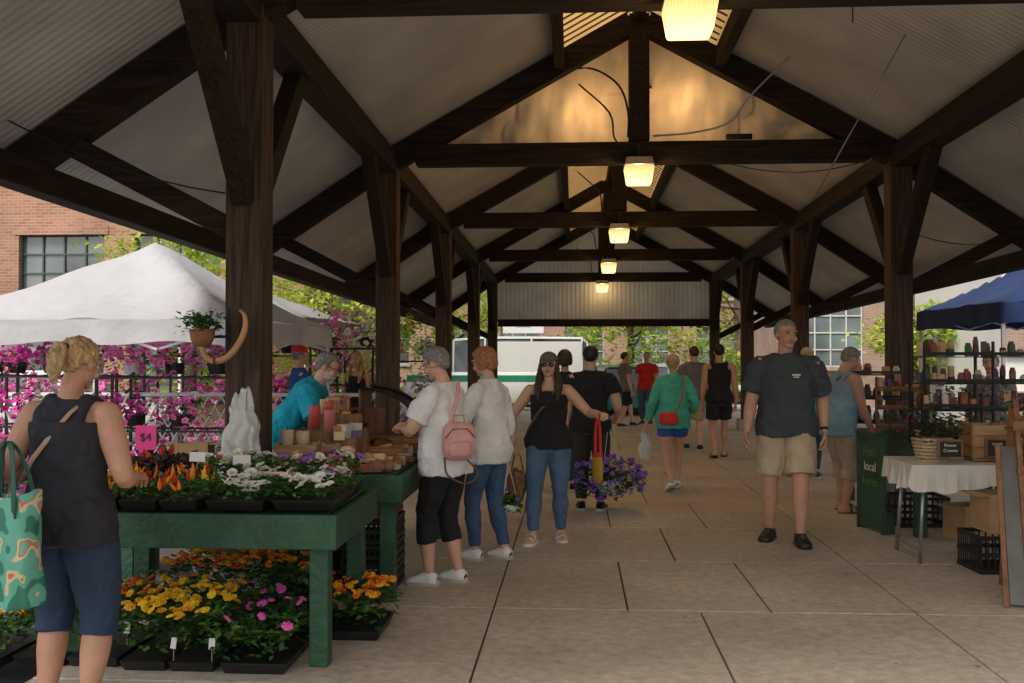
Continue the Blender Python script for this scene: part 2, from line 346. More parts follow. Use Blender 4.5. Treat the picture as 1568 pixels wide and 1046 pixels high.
# ------------------------------------------------------------------ plants
def leafmats(name,cs,tr=.35): return [M('%s_%d'%(name,i),c,.6,.25,20,transl=tr) for i,c in enumerate(cs)]
Lg=leafmats('leaf',[(.06,.16,.028),(.10,.24,.045),(.03,.085,.018)])
Lt=leafmats('tree_leaf',[(.46,.58,.06),(.28,.42,.05),(.60,.66,.10)],.5)
Ld=leafmats('dark_leaf',[(.05,.07,.03),(.12,.03,.05),(.03,.05,.02)],.2)
leafT=([(0,0,0),(.28,.45,.06),(0,.5,0),(-.28,.45,.06),(0,1,-.08)],[(0,1,2),(0,2,3),(2,1,4),(3,2,4)])
def leaves(mb,pts,size,mats,up=.9):
    n=len(pts); k=rng.integers(0,len(mats),n)
    for i,m in enumerate(mats):
        q=pts[k==i]; c=len(q)
        if c: mb.many(leafT[0],leafT[1],[m]*4,q,rng.uniform(.6,1.3,c)*size,rng.uniform(0,6.28,c),rng.uniform(-.3,up,c))
def petun(c):
    tv=[(0,0,-.25)];n=10
    for i in range(n):
        a=2*math.pi*i/n; tv.append((.3*math.cos(a),.3*math.sin(a),0))
    for i in range(n):
        a=2*math.pi*i/n; r=1 if i%2==0 else .82; tv.append((r*math.cos(a),r*math.sin(a),.12+(.12 if i%2 else -.04)))
    tf=[];tm=[]
    for i in range(n):
        j=(i+1)%n; tf.append((0,1+i,1+j)); tm.append(c[1]); tf.append((1+i,1+n+i,1+n+j,1+j)); tm.append(c[0])
    return tv,tf,tm
def marig(c):
    tv=[];tf=[];tm=[];n=14
    for l,(r,z) in enumerate(((.35,.0),(1,.12),(.95,.28),(.72,.42),(.45,.52),(.2,.55))):
        for i in range(n):
            a=2*math.pi*(i+.5*(l%2))/n; rr=r*(1.0 if i%2 else .84); tv.append((rr*math.cos(a),rr*math.sin(a),z+(.06 if i%2 else -.04)))
    for l in range(5):
        for i in range(n):
            j=(i+1)%n; tf.append((l*n+i,l*n+j,(l+1)*n+j,(l+1)*n+i)); tm.append(c[(i+l)%len(c)])
    tf.append(tuple(range(5*n,6*n))); tm.append(c[0]); return tv,tf,tm
def flame(c):
    tv=[];n=7
    for r,z in((.12,0),(.34,.35),(.28,.8),(.12,1.3),(.02,1.7)):
        for i in range(n):
            a=2*math.pi*i/n; rr=r*(1 if i%2 else .6); tv.append((rr*math.cos(a),rr*math.sin(a),z))
    tf=[];
    for l in range(4):
        for i in range(n):
            j=(i+1)%n; tf.append((l*n+i,l*n+j,(l+1)*n+j,(l+1)*n+i))
    return tv,tf,[c]*len(tf)
def fm(name,c,tr=.25): return M('petal_'+name,c,.6,.12,30,transl=tr)
wht,wht2=fm('white',(.88,.88,.83)),fm('white_throat',(.5,.6,.2))
pur,pur2=fm('purple',(.30,.15,.66)),fm('purple_dark',(.08,.03,.22))
mag,mag2=fm('magenta',(.85,.07,.48)),fm('mag_dark',(.3,.01,.18))
pnk,pnk2=fm('pink',(1,.26,.60)),fm('pink_dark',(.6,.07,.3))
yel,org,red=fm('yellow',(1,.64,.01)),fm('orange',(.90,.28,.01)),fm('red',(.68,.05,.01))
def box_pts(n,x0,x1,y0,y1,z0,z1,top=False,amp=.0):
    x=rng.uniform(x0,x1,n);y=rng.uniform(y0,y1,n)
    hz=amp*(np.sin(x*17+y*9)+np.sin(y*23-x*7))*.5
    t=rng.uniform(0,1,n)**(.35 if not top else .08); z=z0+(z1+hz-z0)*t
    return np.stack([x,y,z],1)
def blooms(mb,tpl,pts,s,tilt=(.1,.9),vs=.2,tdir=None):
    n=len(pts); mb.many(*tpl,pts,rng.uniform(1-vs,1+vs,n)*s,rng.uniform(0,6.28,n),rng.uniform(tilt[0],tilt[1],n),tdir)
def flat(name,x0,x1,y0,y1,z,h,nl,spec,leafs=Lg,lsize=.05,trays=True,amp=.03):
    E=empty(name,((x0+x1)/2,(y0+y1)/2,z)); a,b2=(x1-x0)/2,(y1-y0)/2
    if trays:
        T=MB(); nx=max(1,round(2*a/.27)); ny=max(1,round(2*b2/.5)); 
        for i in range(nx):
            for k in range(ny):
                sx,sy=2*a/nx,2*b2/ny; T.box((-a+sx*(i+.5),-b2+sy*(k+.5),.03),(sx-.014,sy-.014,.06),blackP,taper=.88)
        T.obj('trays',E,bevel=.004)
    F=MB(); leaves(F,box_pts(nl,-a-.02,a+.02,-b2-.03,b2,.05,h,amp=amp),lsize,leafs); F.obj('foliage',E)
    F=MB()
    for tp,c,s in spec: blooms(F,tp,box_pts(c,-a,a,-b2-.02,b2,h*.72,h+.02,top=True,amp=amp),s)
    if F.v: F.obj('blossoms',E)
    return E
def patch(name,x0,x1,y0,y1,h,cols,n=34,nl=650):
    return flat(name,x0,x1,y0,y1,0.0,h,nl,[(marig(c),n,.028) for c in cols],lsize=.055)
patch('marigold_flat',-1.82,-1.46,5.0,5.75,.24,[[mag,pnk]],16,700)
patch('marigold_flat',-2.35,-1.84,5.0,5.7,.31,[[yel,org],[yel,yel]],44,1100)
patch('marigold_flat',-2.95,-2.37,5.05,5.7,.33,[[org,red],[red,org],[yel,org]],34,1200)
patch('marigold_flat',-3.5,-2.97,5.0,5.6,.22,[[yel,org]],44,900)
patch('marigold_flat',-2.5,-1.6,5.8,6.5,.38,[[org,red],[org,yel],[yel,org]],42,1300)
patch('marigold_flat',-1.5,-1.1,5.62,6.12,.26,[[org,red],[org,yel]],26,600)
patch('marigold_flat',-4.2,-3.55,4.9,5.7,.2,[[yel,org]],50,800)

# ------------------------------------------------------------------ green tables
def table(name,x0,x1,y0,y1,h,legw=.10):
    E=empty(name,((x0+x1)/2,(y0+y1)/2,0)); a,b2=(x1-x0)/2,(y1-y0)/2; T=MB()
    n=max(3,round(2*b2/.2))
    for i in range(n): T.box((0,-b2+2*b2*(i+.5)/n,h-.018),(2*a-.09,2*b2/n-.008,.035),greenP)
    T.box((0,-b2-.01,h-.085),(2*a+.06,.04,.18),greenP); T.box((0,b2+.01,h-.085),(2*a+.06,.04,.18),greenP)
    T.box((-a-.01,0,h-.086),(.04,2*b2-.03,.175),greenP); T.box((a+.01,0,h-.086),(.04,2*b2-.03,.175),greenP); T.obj('top',E,bevel=.005)
    L=MB()
    for sx in(-1,1):
        for sy in(-1,1): L.box((sx*(a-legw/2-.03),sy*(b2-legw/2-.04),(h-.04)/2),(legw,legw,h-.04),greenP)
    L.obj('legs',E,bevel=.006); return E
table('green_table',-2.75,-1.26,5.12,6.15,.80)
table('green_table',-2.05,-1.16,6.5,8.95,.84)
whp,pup,mgp=petun((wht,wht2)),petun((pur,pur2)),petun((mag,mag2)); pkp=petun((pnk,pnk2))
flat('petunia_flat',-1.95,-1.62,5.12,5.72,.81,.15,600,[(whp,36,.034)],lsize=.045)
flat('petunia_flat',-1.6,-1.26,5.14,5.72,.81,.15,600,[(whp,28,.036),(mgp,5,.032),(pup,3,.032)],lsize=.045)
flat('petunia_flat',-1.75,-1.3,5.76,6.12,.81,.20,500,[(pup,8,.034),(mgp,5,.03),(whp,10,.034)],lsize=.045)
flat('petunia_flat',-2.2,-1.8,5.76,6.12,.81,.20,500,[(whp,14,.034)],lsize=.045)
flat('celosia_flat',-2.42,-1.98,5.12,5.7,.81,.12,650,[(flame(org),16,.042),(flame(red),18,.042),(flame(yel),7,.042)],lsize=.045)
flat('celosia_flat',-2.8,-2.44,5.12,5.7,.81,.11,600,[(flame(yel),16,.045),(flame(org),20,.045),(flame(red),24,.045)],lsize=.045)
flat('coleus_flat',-2.85,-2.3,5.76,6.12,.81,.2,700,[(flame(red),10,.04)],leafs=Ld,lsize=.07)
E=empty('price_sign',(-2.62,5.95,.80)); m=MB(); m.box((0,0,.33),(.13,.005,.15),M('pink_card',(.95,.06,.32),.6)); m.tube([(0,.01,0),(0,.01,.28)],[.004]*2,greyM,6); m.obj('card',E); text('$4',.07,(0,-.006,.31),(math.pi/2,0,0),blackP,E)
for (x,y,z) in ((-2.2,5.7,1.0),(-1.95,5.74,.98),(-1.72,5.2,.9),(-2.35,5.12,.16),(-2.05,5.0,.12),(-1.85,5.0,.12),(-2.7,5.05,.14)):
    E=empty('plant_label',(x,y,z),random.uniform(-.3,.3)); m=MB(); m.box((0,0,.04),(.10 if z>.5 else .032,.003,.055),paper,rx=-.2); m.tube([(0,0,-.1 if z>.5 else -.05),(0,0,.02)],[.003]*2,greyM,5); m.obj('card',E)
def carton(name,x,y,z,w,d,h,rz=0,mat=card):
    E=empty(name,(x,y,z),rz); m=MB(); t=.008
    m.box((0,0,t/2),(w,d,t),mat)
    for s in(-1,1): m.box((s*(w-t)/2,0,h/2+t),(t,d,h),mat); m.box((0,s*(d-t)/2,h/2+t),(w-2*t-.002,t,h),mat)
    for s in(-1,1): m.box((s*(w/2+.05),0,h+.0),(.11,d-.01,.005),mat); 
    m.obj('carton',E); return E
table('green_table',-3.3,-2.45,6.95,7.5,.78)
carton('cardboard_box',-2.78,7.15,.79,.24,.2,.2,.1)
m=MB(); m.cyl((0,0,0),.08,.12,whiteM,20,.095); m.tube([(0,0,.11),(0,0,.125)],[.099,.099],M('red_plastic',(.4,.02,.02),.4),20); o=m.obj('plastic_tub',None,smooth=False,loc=(-2.5,7.1,.79))

def plastic_bag(name,loc,w,h,d,mat,rz=0):
    m=MB(); n=40; vs=[];fs=[]; K=16
    for k in range(K+1):
        t=k/K; z=-h/2+h*t*.9
        for i in range(n):
            a=2*math.pi*i/n; prof=np.interp(t,[0,.08,.3,.6,.85,1],[.70,.9,1,.86,.62,.5])
            wr=1+.09*math.sin(a*5+t*9)+.08*math.sin(a*11-t*5)+.06*math.sin(a*3+t*17)
            vs.append((w/2*prof*wr*math.copysign(abs(math.cos(a))**.7,math.cos(a))+.01*math.sin(t*11),d/2*prof*wr*wr*math.sin(a),z+.015*math.sin(a*4+1)*t))
    for k in range(K):
        for i in range(n): j=(i+1)%n; fs.append((k*n+i,k*n+j,(k+1)*n+j,(k+1)*n+i))
    fs.append(tuple(range(n))); m.add(vs,fs,mat)
    for s,hh in((-1,.60),(1,.70)): m.tube(sm([(s*w*.22,0,h*.33),(s*w*.20,.01,h*.48),(s*w*.10,0,h*hh),(s*w*.02,0,h*.56),(s*w*.04,0,h*.36)],4),[(.026,.005)]*17,mat,8)
    return m.obj(name,None,True,loc=loc,rz=rz)
wbag=M('white_plastic_film',(.72,.72,.70),.4,.08,8,.9,16,transl=.2)
plastic_bag('plastic_bag',(-2.19,6.45,1.12),.25,.42,.12,wbag)
E=empty('hanging_planter',(-2.48,6.5,1.78))
m=MB(); m.tube([(0,0,-.09),(0,0,-.04),(0,0,.03)],[.05,.075,.085],M('terracotta',(.30,.13,.07),.8),18); m.obj('pot',E,True)
F=MB(); leaves(F,rng.normal(0,1,(420,3))*[.06,.06,.035]+[0,0,.07],.045,Lg); F.obj('foliage',E)
m=MB(); pts=sm([(-.02,.0,.0),(0.0,-.03,-.08),(.05,-.05,-.16),(.12,-.06,-.185),(.2,-.05,-.15),(.26,-.02,-.06),(.285,.02,.04),(.27,.05,.12),(.23,.07,.16)],4); m.tube(pts,list(np.interp(np.linspace(0,1,len(pts)),[0,.4,.7,1],[.014,.024,.020,.009])),M('horn',(.50,.27,.12),.5,.3,6),12); m.obj('curved_hook',E,True)
m=MB(); m.box((.075,.10,-.02),(.12,.03,.02),blackM); m.box((.13,.12,.05),(.02,.02,.24),blackM); m.obj('bracket',E,bevel=.003)

def crate(name,x,y,z,w,d,h,mat,rz=0):
    E=empty(name,(x,y,z),rz); m=MB(); 
    m.box((0,0,.006),(w-.01,d-.01,.012),mat)
    for zz in (.02,h-.02,h*.5): 
        for s in(-1,1): m.box((0,s*(d/2-.006),zz),(w,.012,.03),mat); m.box((s*(w/2-.006),0,zz+.002),(.012,d-.03,.028),mat)
    nx=9
    for i in range(nx+1):
        for s in(-1,1): m.box((-w/2+.012+(w-.024)*i/nx,s*(d/2-.007),h/2),(.012,.008,h-.01),mat); m.box((s*(w/2-.007),-d/2+.02+(d-.04)*i/nx,h/2),(.008,.012,h-.01),mat)
    m.obj('lattice',E); return E
for z in(0,.17,.34): 
    crate('plastic_crate',-1.42,7.0,z,.36,.5,.165,blackP); crate('plastic_crate',-1.83,6.95,z,.38,.5,.165,blackP)
crate('wooden_crate',-1.42,7.0,.51,.34,.45,.12,woodM)

def candle(name,x,y,z,r,h,mat):
    m=MB(); m.tube([(0,0,0),(0,0,h*.96),(0,0,h),(0,0,h*.985)],[r,r,r*.93,r*.4],mat,20); m.tube([(0,0,h*.98),(0.003,0,h+.02)],[.0025]*2,blackP,5); m.obj(name,None,True,loc=(x,y,z))
wax=M('wax_ivory',(.75,.62,.42),.45,.05,transl=.2); waxr=M('wax_red',(.62,.10,.09),.45,.08); waxp=M('wax_pink',(.68,.22,.2),.45,.08); waxy=M('wax_yellow',(.75,.5,.12),.45,.08)
def wcrate(name,x,y,z,w,d,h,rz=0,mat=woodL):
    E=empty(name,(x,y,z),rz); m=MB(); m.box((0,0,.008),(w,d,.014),mat)
    for k in range(3):
        zz=.02+(h-.03)*(k+.5)/3+.0
        for s in(-1,1): m.box((0,s*(d/2+.005),zz),(w,.01,h/3.6),mat); m.box((s*(w/2+.005),0,zz),(.01,d,h/3.6),mat)
    for sx in(-1,1):
        for sy in(-1,1): m.box((sx*(w/2-.012),sy*(d/2-.012),h/2+.01),(.022,.022,h-.015),mat)
    m.obj('slats',E); return E
wcrate('wooden_crate',-1.95,6.95,.85,.28,.24,.17,.1,woodL); candle('pillar_candle',-2.02,6.9,.95,.045,.16,wax); candle('pillar_candle',-1.92,6.95,.95,.045,.15,wax)
wcrate('wooden_crate',-1.93,7.55,.85,.4,.3,.22,0,woodM)
candle('pillar_candle',-1.98,7.5,1.08,.045,.17,waxr); candle('pillar_candle',-1.86,7.48,1.02,.045,.2,waxp); candle('pillar_candle',-1.9,7.62,1.08,.04,.2,waxr); candle('pillar_candle',-1.76,7.6,1.06,.035,.14,waxy)
candle('pillar_candle',-1.95,7.75,.86,.04,.3,waxy); candle('pillar_candle',-1.86,7.78,.86,.035,.25,wax)
def basket(name,x,y,z,r,h,mat,oval=1.3,handle=False):
    m=MB(); n=28
    for k in range(7):
        t=k/6; rr=r*(.75+.25*t); pts=[]
        for i in range(n+1):
            a=2*math.pi*i/n; q=rr*(1+.02*(1 if (i+k)%2 else -1)); pts.append((q*oval*math.cos(a),q*math.sin(a),h*t))
        m.tube(pts,[h/12]*len(pts),mat,6,ref=V((0,0,1)))
    m.tube([(0,0,0),(0,0,.01)],[(r*.74*oval,r*.74)]*2,mat,24)
    return m.obj(name,None,True,loc=(x,y,z))
wick=M('wicker',(.42,.23,.10),.7,.3,30)
basket('wicker_basket',-1.62,6.85,.85,.12,.08,wick); basket('wicker_basket',-1.4,7.35,.85,.12,.09,wick); basket('wicker_basket',-1.38,8.1,.85,.12,.1,wick); basket('wicker_basket',-1.4,6.72,.85,.10,.07,wick)
pk=[M('pack_%d'%i,c,.45,.2,15) for i,c in enumerate([(.42,.20,.08),(.58,.36,.18),(.30,.07,.05),(.68,.52,.30),(.14,.07,.18),(.6,.55,.48),(.22,.10,.05)])]
def goods(name,x0,x1,y0,y1,z,n,s=(.05,.1),hh=(.03,.08),mats=pk):
    m=MB()
    for i in range(n):
        x,y=random.uniform(x0,x1),random.uniform(y0,y1); w,d,h=random.uniform(*s),random.uniform(*s),random.uniform(*hh)
        mt=random.choice(mats)
        if random.random()<.5: m.ell((x,y,z+h*.5),(w*.6,d*.6,h*.6),mt,8)
        else: m.box((x,y,z+h/2),(w,d,h),mt,rz=random.uniform(0,3),taper=.95)
    return m.obj(name,None,bevel=0)
goods('packaged_baked_goods',-1.72,-1.22,6.6,8.8,.85,160)
goods('packaged_baked_goods',-1.98,-1.3,6.6,6.8,.85,26,hh=(.06,.14))
goods('packaged_baked_goods',-1.7,-1.55,6.8,6.95,.92,8)
for (x,y,h) in ((-1.62,7.15,.20),(-1.74,7.1,.16),(-1.6,7.3,.24)): wcrate('wooden_crate',x,y,.85,.13,.2,h,random.uniform(-.2,.2),random.choice([woodM,woodL]))
goods('packaged_baked_goods',-1.76,-1.56,7.0,7.35,1.03,14,hh=(.05,.12))
E=empty('wooden_display_riser',(-1.72,7.95,.85)); m=MB()
for i in range(3):
    m.box((-.1*i,0,.10+.11*i),(.13,.9,.015),woodM); m.box((-.1*i-.05,0,.045+.11*i),(.012,.88,.09),woodM)
m.box((-.1,.46,.17),(.42,.02,.34),woodM); m.box((-.1,-.46,.17),(.42,.02,.34),woodM); m.obj('steps',E,bevel=.003)
goods('packaged_baked_goods',-1.75,-1.70,7.6,8.3,.958,14); goods('packaged_baked_goods',-1.85,-1.80,7.6,8.3,1.068,12); goods('packaged_baked_goods',-1.95,-1.9,7.6,8.3,1.178,12,hh=(.06,.14))
E=empty('domed_display_case',(-1.55,8.5,.85)); m=MB(); acr=M('smoked_acrylic',(.03,.025,.02),.15,.2,spec=.7)
m.box((0,0,.06),(.5,.5,.12),woodM); 
vs=[];fs=[];n=12
for s in(-1,1):
    for i in range(n+1): a=math.pi*.5*i/n; vs.append((-.25+.5*math.sin(a)*.98,s*.25,.16+.34*math.cos(a)))
for i in range(n): fs.append((i,i+1,n+2+i,n+1+i))
m.add(vs,fs,acr)
for s in(-1,1): m.tube([(-.25+.5*math.sin(math.pi*.5*i/n),s*.25,.16+.35*math.cos(math.pi*.5*i/n)) for i in range(n+1)],[.012]*(n+1),blackM,8)
m.box((-.25,0,.32),(.015,.5,.36),woodM); m.obj('case',E)
def folding_table(name,x,y,w,d,h,top,z0=-.12,rz=0):
    E=empty(name,(x,y,z0),rz); m=MB(); m.box((0,0,h-.02),(w,d,.04),top)
    for s in(-1,1):
        for k in(-1,1): m.tube([(s*w*.42,k*d*.4,0),(s*w*.3,k*d*.36,h-.04)],[.014]*2,greyM,8)
        m.tube([(s*w*.42,-d*.4,.04),(s*w*.42,d*.4,.04)],[.012]*2,greyM,8); m.tube([(s*w*.30,0,h-.05),(s*w*.1,0,h-.3),(0,0,h-.05)],[.01]*3,greyM,8)
    m.obj('frame',E,bevel=.004); return E
folding_table('folding_table',-3.6,9.2,1.8,.75,.74,whiteM); folding_table('folding_table',-3.4,7.6,1.4,.6,.55,whiteM)

# ------------------------------------------------------------------ tents
def tent(name,x0,x1,y0,y1,ze,zp,mat,zg=-.12,val=.24,legm=whiteM):
    E=empty(name,((x0+x1)/2,(y0+y1)/2,0)); a,b2=(x1-x0)/2,(y1-y0)/2; m=MB(); n=24; vs=[];fs=[]
    for i in range(n+1):
        for k in range(n+1):
            u,w=-1+2*i/n,-1+2*k/n; r=max(abs(u),abs(w)); o=min(abs(u),abs(w))
            sag=.08*math.sin(math.pi*r)*(1-(o/max(r,.01))**2)
            vs.append((a*u,b2*w,ze+(zp-ze)*((1-r)**1.12)-sag+.016*math.sin(9*u+5*w)+.008*math.sin(21*u-13*w)))
    for i in range(n):
        for k in range(n):
            p=i*(n+1)+k; fs.append((p,p+n+1,p+n+2,p+1))
    m.add(vs,fs,mat); m.obj('canopy',E,True)
    m=MB(); pts=[]
    N=40
    for c0,c1 in (((-a,-b2),(a,-b2)),((a,-b2),(a,b2)),((a,b2),(-a,b2)),((-a,b2),(-a,-b2))):
        for i in range(N): t=i/N; pts.append((c0[0]+(c1[0]-c0[0])*t,c0[1]+(c1[1]-c0[1])*t))
    L=len(pts); vs=[]
    for i,(x,y) in enumerate(pts):
        w=.016*math.sin(i*.9); vs.append((x,y,ze)); vs.append((x*(1+w/2),y*(1+w/2),ze-val+.02*math.sin(i*.45)))
    m.add(vs,[(2*i,2*((i+1)%L),2*((i+1)%L)+1,2*i+1) for i in range(L)],mat); m.obj('valance',E,True)
    m=MB()
    for sx in(-1,1):
        for sy in(-1,1): m.box((sx*(a-.05),sy*(b2-.05),(ze+zg)/2),(.045,.045,ze-zg-.02),legm)
    for sy in(-1,1):
        for q in range(4):
            xa=-a+.05+(2*a-.1)*q/4; xb=xa+(2*a-.1)/4
            m.beam((xa,sy*(b2-.05),ze-.05),(xb,sy*(b2-.05),ze-.3),.02,.025,legm); m.beam((xa,sy*(b2-.08),ze-.3),(xb,sy*(b2-.08),ze-.05),.02,.025,legm)
    m.tube([(0,0,zp-.9),(0,0,zp-.03)],[.02]*2,legm,8); m.obj('frame',E); return E
tw=M('tent_white',(.60,.60,.63),.7,.07,1.2,.6,2.5,transl=.3,bdist=.08); tg=M('tent_grey',(.40,.385,.38),.7,.06,1.2,.4,3,transl=.2); tb=M('tent_blue',(.012,.035,.13),.6,.15,1.5,.4,3,transl=.15)
tent('white_canopy_tent',-6.75,-3.35,9.8,13.6,2.0,3.0,tw)
tent('white_canopy_tent',-7.4,-3.9,14.3,18.2,2.2,2.9,tg)
tent('blue_canopy_tent',5.9,9.2,14.2,17.6,2.38,3.4,tb,val=.3)

# ------------------------------------------------------------------ flower displays outside left
def plant_rack(name,x,y,w,d,h,lv,cols,rz=0,hang=True):
    E=empty(name,(x,y,-.12),rz); m=MB()
    for sx in(-1,1):
        for sy in(-1,1): m.box((sx*w/2,sy*d/2,h/2),(.03,.03,h),blackM)
    for k in range(lv):
        z=.3+(h-.35)*k/(lv-1)
        for sy in(-1,1): m.box((0,sy*d/2,z),(w-.04,.02,.022),blackM)
        for q in range(6): m.box((-w/2+w*(q+.5)/6,0,z+.016),(.02,d-.03,.01),blackM)
    m.obj('frame',E)
    F=MB(); B=MB()
    for k in range(lv):
        z=.36+(h-.35)*k/(lv-1); n=max(2,int(w/.45))
        for i in range(n):
            cx=-w/2+w*(i+.5)/n+random.uniform(-.08,.08); c=random.choice(cols)
            if random.random()<.08: continue
            B.cyl((cx,0,z-.02),.09,.13,random.choice([whiteM,blackP]),12,.12)
            sc_=random.uniform(.8,1.3)
            leaves(F,rng.normal(0,1,(110,3))*[.14*sc_,.14,.10*sc_]+[cx,0,z+.17],.075,Lg)
            blooms(F,c,rng.normal(0,1,(int(46*sc_),3))*[.16*sc_,.15,.11*sc_]+[cx,-.03,z+.2],.05,(.3,1.3))
    B.obj('pots',E); F.obj('flowers',E); return E
plant_rack('flower_rack',-4.6,11.2,1.6,.5,1.55,3,[pkp,mgp,pkp]); plant_rack('flower_rack',-6.3,11.8,1.6,.5,1.55,3,[pkp,whp,mgp]); plant_rack('flower_rack',-8.2,12.4,1.8,.5,1.55,3,[pkp,mgp,pkp])
plant_rack('flower_rack',-4.9,15.2,2.6,.5,1.8,3,[pkp,mgp,pkp]); plant_rack('flower_rack',-8,15.4,2.6,.5,1.8,3,[pkp,mgp,whp]); plant_rack('flower_rack',-3.3,14.2,.9,.5,1.9,4,[pkp,whp])
plant_rack('flower_rack',-3.0,17.8,1.2,.5,1.7,3,[pkp,mgp,whp])
m=MB(); 
for i in range(60): 
    x=-12+.17*i; m.beam((x,0,0),(x+.5,0,.9),.012,.02,whiteM); m.beam((x+.5,.022,0),(x,.022,.9),.012,.02,whiteM)
m.box((-6.8,.01,.93),(10.6,.05,.05),whiteM); m.box((-6.8,.01,0),(10.6,.05,.05),whiteM); m.obj('lattice_fence',None,loc=(0,13.9,.15))
for (x,y) in ((-3.9,10.4),(-4.6,9.9),(-5.5,10.2),(-3.4,12.2),(-6.3,10.0),(-3.3,11.2)):
    E=empty('potted_flowers',(x,y,-.12)); m=MB(); m.cyl((0,0,0),.13,.22,whiteM,16,.17); m.obj('pot',E)
    F=MB(); leaves(F,rng.normal(0,1,(220,3))*[.16,.16,.12]+[0,0,.42],.08,Lg); blooms(F,random.choice([pkp,whp,mgp]),rng.normal(0,1,(50,3))*[.18,.17,.11]+[0,0,.5],.045,(.2,1.2)); F.obj('flowers',E)

# ------------------------------------------------------------------ trees
bark=M('bark',(.10,.075,.055),.9,.3,8,.6,15)
def tree(name,x,y,h,r,nc,per,ls,mats=Lt,zc=.62,zs=.8):
    E=empty(name,(x,y,-.12)); T=MB(); T.tube([(0,0,0),(.05,.02,h*.25),(.0,.05,h*.55),(0,0,h*.85)],[.22*h/8,.16*h/8,.1*h/8,.03],bark,10)
    cs=[]
    for i in range(nc):
        d=rng.normal(0,1,3); d/=np.linalg.norm(d); q=rng.uniform(.35,1)**.5
        cs.append([d[0]*r*q,d[1]*r*q,h*zc+d[2]*r*q*zs])
    for c in cs[:12]:
        z0=h*random.uniform(.25,.5); T.tube([(0,0.02,z0),(c[0]*.5,c[1]*.5,(z0+c[2])/2+.2),tuple(c)],[.06*h/8,.035*h/8,.012],bark,6)
    T.obj('trunk',E,True); F=MB(); pts=np.concatenate([rng.normal(0,1,(per,3))*[r*.16,r*.16,r*.11]+c for c in cs]); leaves(F,pts,ls,mats,1.2); F.obj('crown',E)
tree('deciduous_tree',2.2,40,7,3.0,46,100,.26,zc=.55,zs=.9); tree('deciduous_tree',6.5,38,7,3.2,46,100,.26,zc=.5,zs=1)
tree('deciduous_tree',-4.8,38,7.5,2.8,46,100,.22,zc=.5,zs=1); tree('deciduous_tree',-8.5,21.5,5.6,2.2,44,100,.17,zc=.5,zs=1); tree('deciduous_tree',-5.3,22.5,5,1.9,40,100,.16,zc=.5,zs=1)
tree('deciduous_tree',-18,42,9,4,40,90,.3); tree('deciduous_tree',9.3,28,5,1.3,22,90,.18,zc=.5); tree('deciduous_tree',24,48,9,4,40,90,.3)
F=MB(); pts=np.concatenate([rng.normal(0,1,(60,3))*[.35,.3,.3]+[x,46+.3*math.sin(x),.6] for x in np.arange(-14,18,.8)]); leaves(F,pts,.2,Lt); F.obj('hedge')

# ------------------------------------------------------------------ vehicles
tire=M('tyre',(.02,.02,.02),.8); 
def vehicle(name,x,y,rz,L,W,st,cab,paint,stripe=None,z0=-.12,wr=.33):
    E=empty(name,(x,y,z0),rz); m=MB(); n=len(st); vs=[];fs=[]
    for t,zb,zt in st:
        X=-L/2+L*t; k=.9 if t in(0,1) else 1
        for yy,z in((-.46*k,zb),(-.5*k,zb+.18),(-.5*k,zt-.12),(-.47*k,zt),(.47*k,zt),(.5*k,zt-.12),(.5*k,zb+.18),(.46*k,zb)): vs.append((X,yy*W,z))
    for i in range(n-1):
        for k in range(8): j=(k+1)%8; fs.append((i*8+k,i*8+j,(i+1)*8+j,(i+1)*8+k))
    fs.append(tuple(range(8))); fs.append(tuple(range((n-1)*8,n*8))); m.add(vs,fs,paint); m.obj('body',E,True,bevel=.02)
    g=MB(); vs=[];fs=[]
    for t,zb,zt in cab:
        X=-L/2+L*t
        for yy,z in((-.46,zb),(-.40,zt),(.40,zt),(.46,zb)): vs.append((X,yy*W,z))
    c=len(cab)
    for i in range(c-1):
        for k in range(3): fs.append((i*4+k,i*4+k+1,(i+1)*4+k+1,(i+1)*4+k))
    fs.append((0,1,2,3)); fs.append(tuple(range((c-1)*4,c*4))); g.add(vs,fs,glassD); g.obj('windows',E)
    r=MB(); vs=[];fs=[]
    top=[q for q in cab if q[2]-q[1]>.2]
    for t,zb,zt in top:
        X=-L/2+L*t; 
        for yy,z in((-.42,zt-.03),(-.36,zt+.035),(.36,zt+.035),(.42,zt-.03)): vs.append((X,yy*W,z))
    for i in range(len(top)-1):
        for k in range(3): fs.append((i*4+k,i*4+k+1,(i+1)*4+k+1,(i+1)*4+k))
    r.add(vs,fs,paint)
    for t,zb,zt in cab: 
        for s in(-1,1): r.beam((-L/2+L*t,s*.465*W,zb),(-L/2+L*t,s*.405*W,zt),.05,.05,paint)
    r.obj('roof_and_pillars',E)
    w=MB()
    for t in(.19,.8):
        for s in(-1,1):
            w.tube([(-L/2+L*t,s*W*.42,wr),(-L/2+L*t,s*W*.515,wr)],[wr,wr],tire,22); w.tube([(-L/2+L*t,s*W*.5,wr),(-L/2+L*t,s*W*.52,wr)],[wr*.6]*2,greyM,14)
    w.obj('wheels',E)
    l=MB()
    for s in(-1,1): l.box((L/2-.03,s*W*.36,.68),(.1,.3,.14),whiteM); l.box((-L/2+.04,s*W*.38,.72),(.1,.2,.16),M('tail_lamp',(.4,.01,.01),.3))
    l.box((L/2-.02,0,.42),(.1,W*.8,.18),blackP); 
    if stripe:
        for s in(-1,1): l.box((0,s*(W*.5+.006),1.05),(L*.94,.008,.2),stripe); l.box((-L*.22,s*(W*.44+.02),1.72),(L*.50,.05,.95),paint)
    l.obj('trim',E,bevel=.01); return E
pw=M('car_paint_white',(.75,.76,.75),.25,.02); ps=M('car_paint_silver',(.45,.46,.47),.25,.03,metal=.4); pt=M('car_paint_teal',(.03,.24,.24),.25,.05); pd=M('car_paint_dark',(.03,.035,.05),.25,.05)
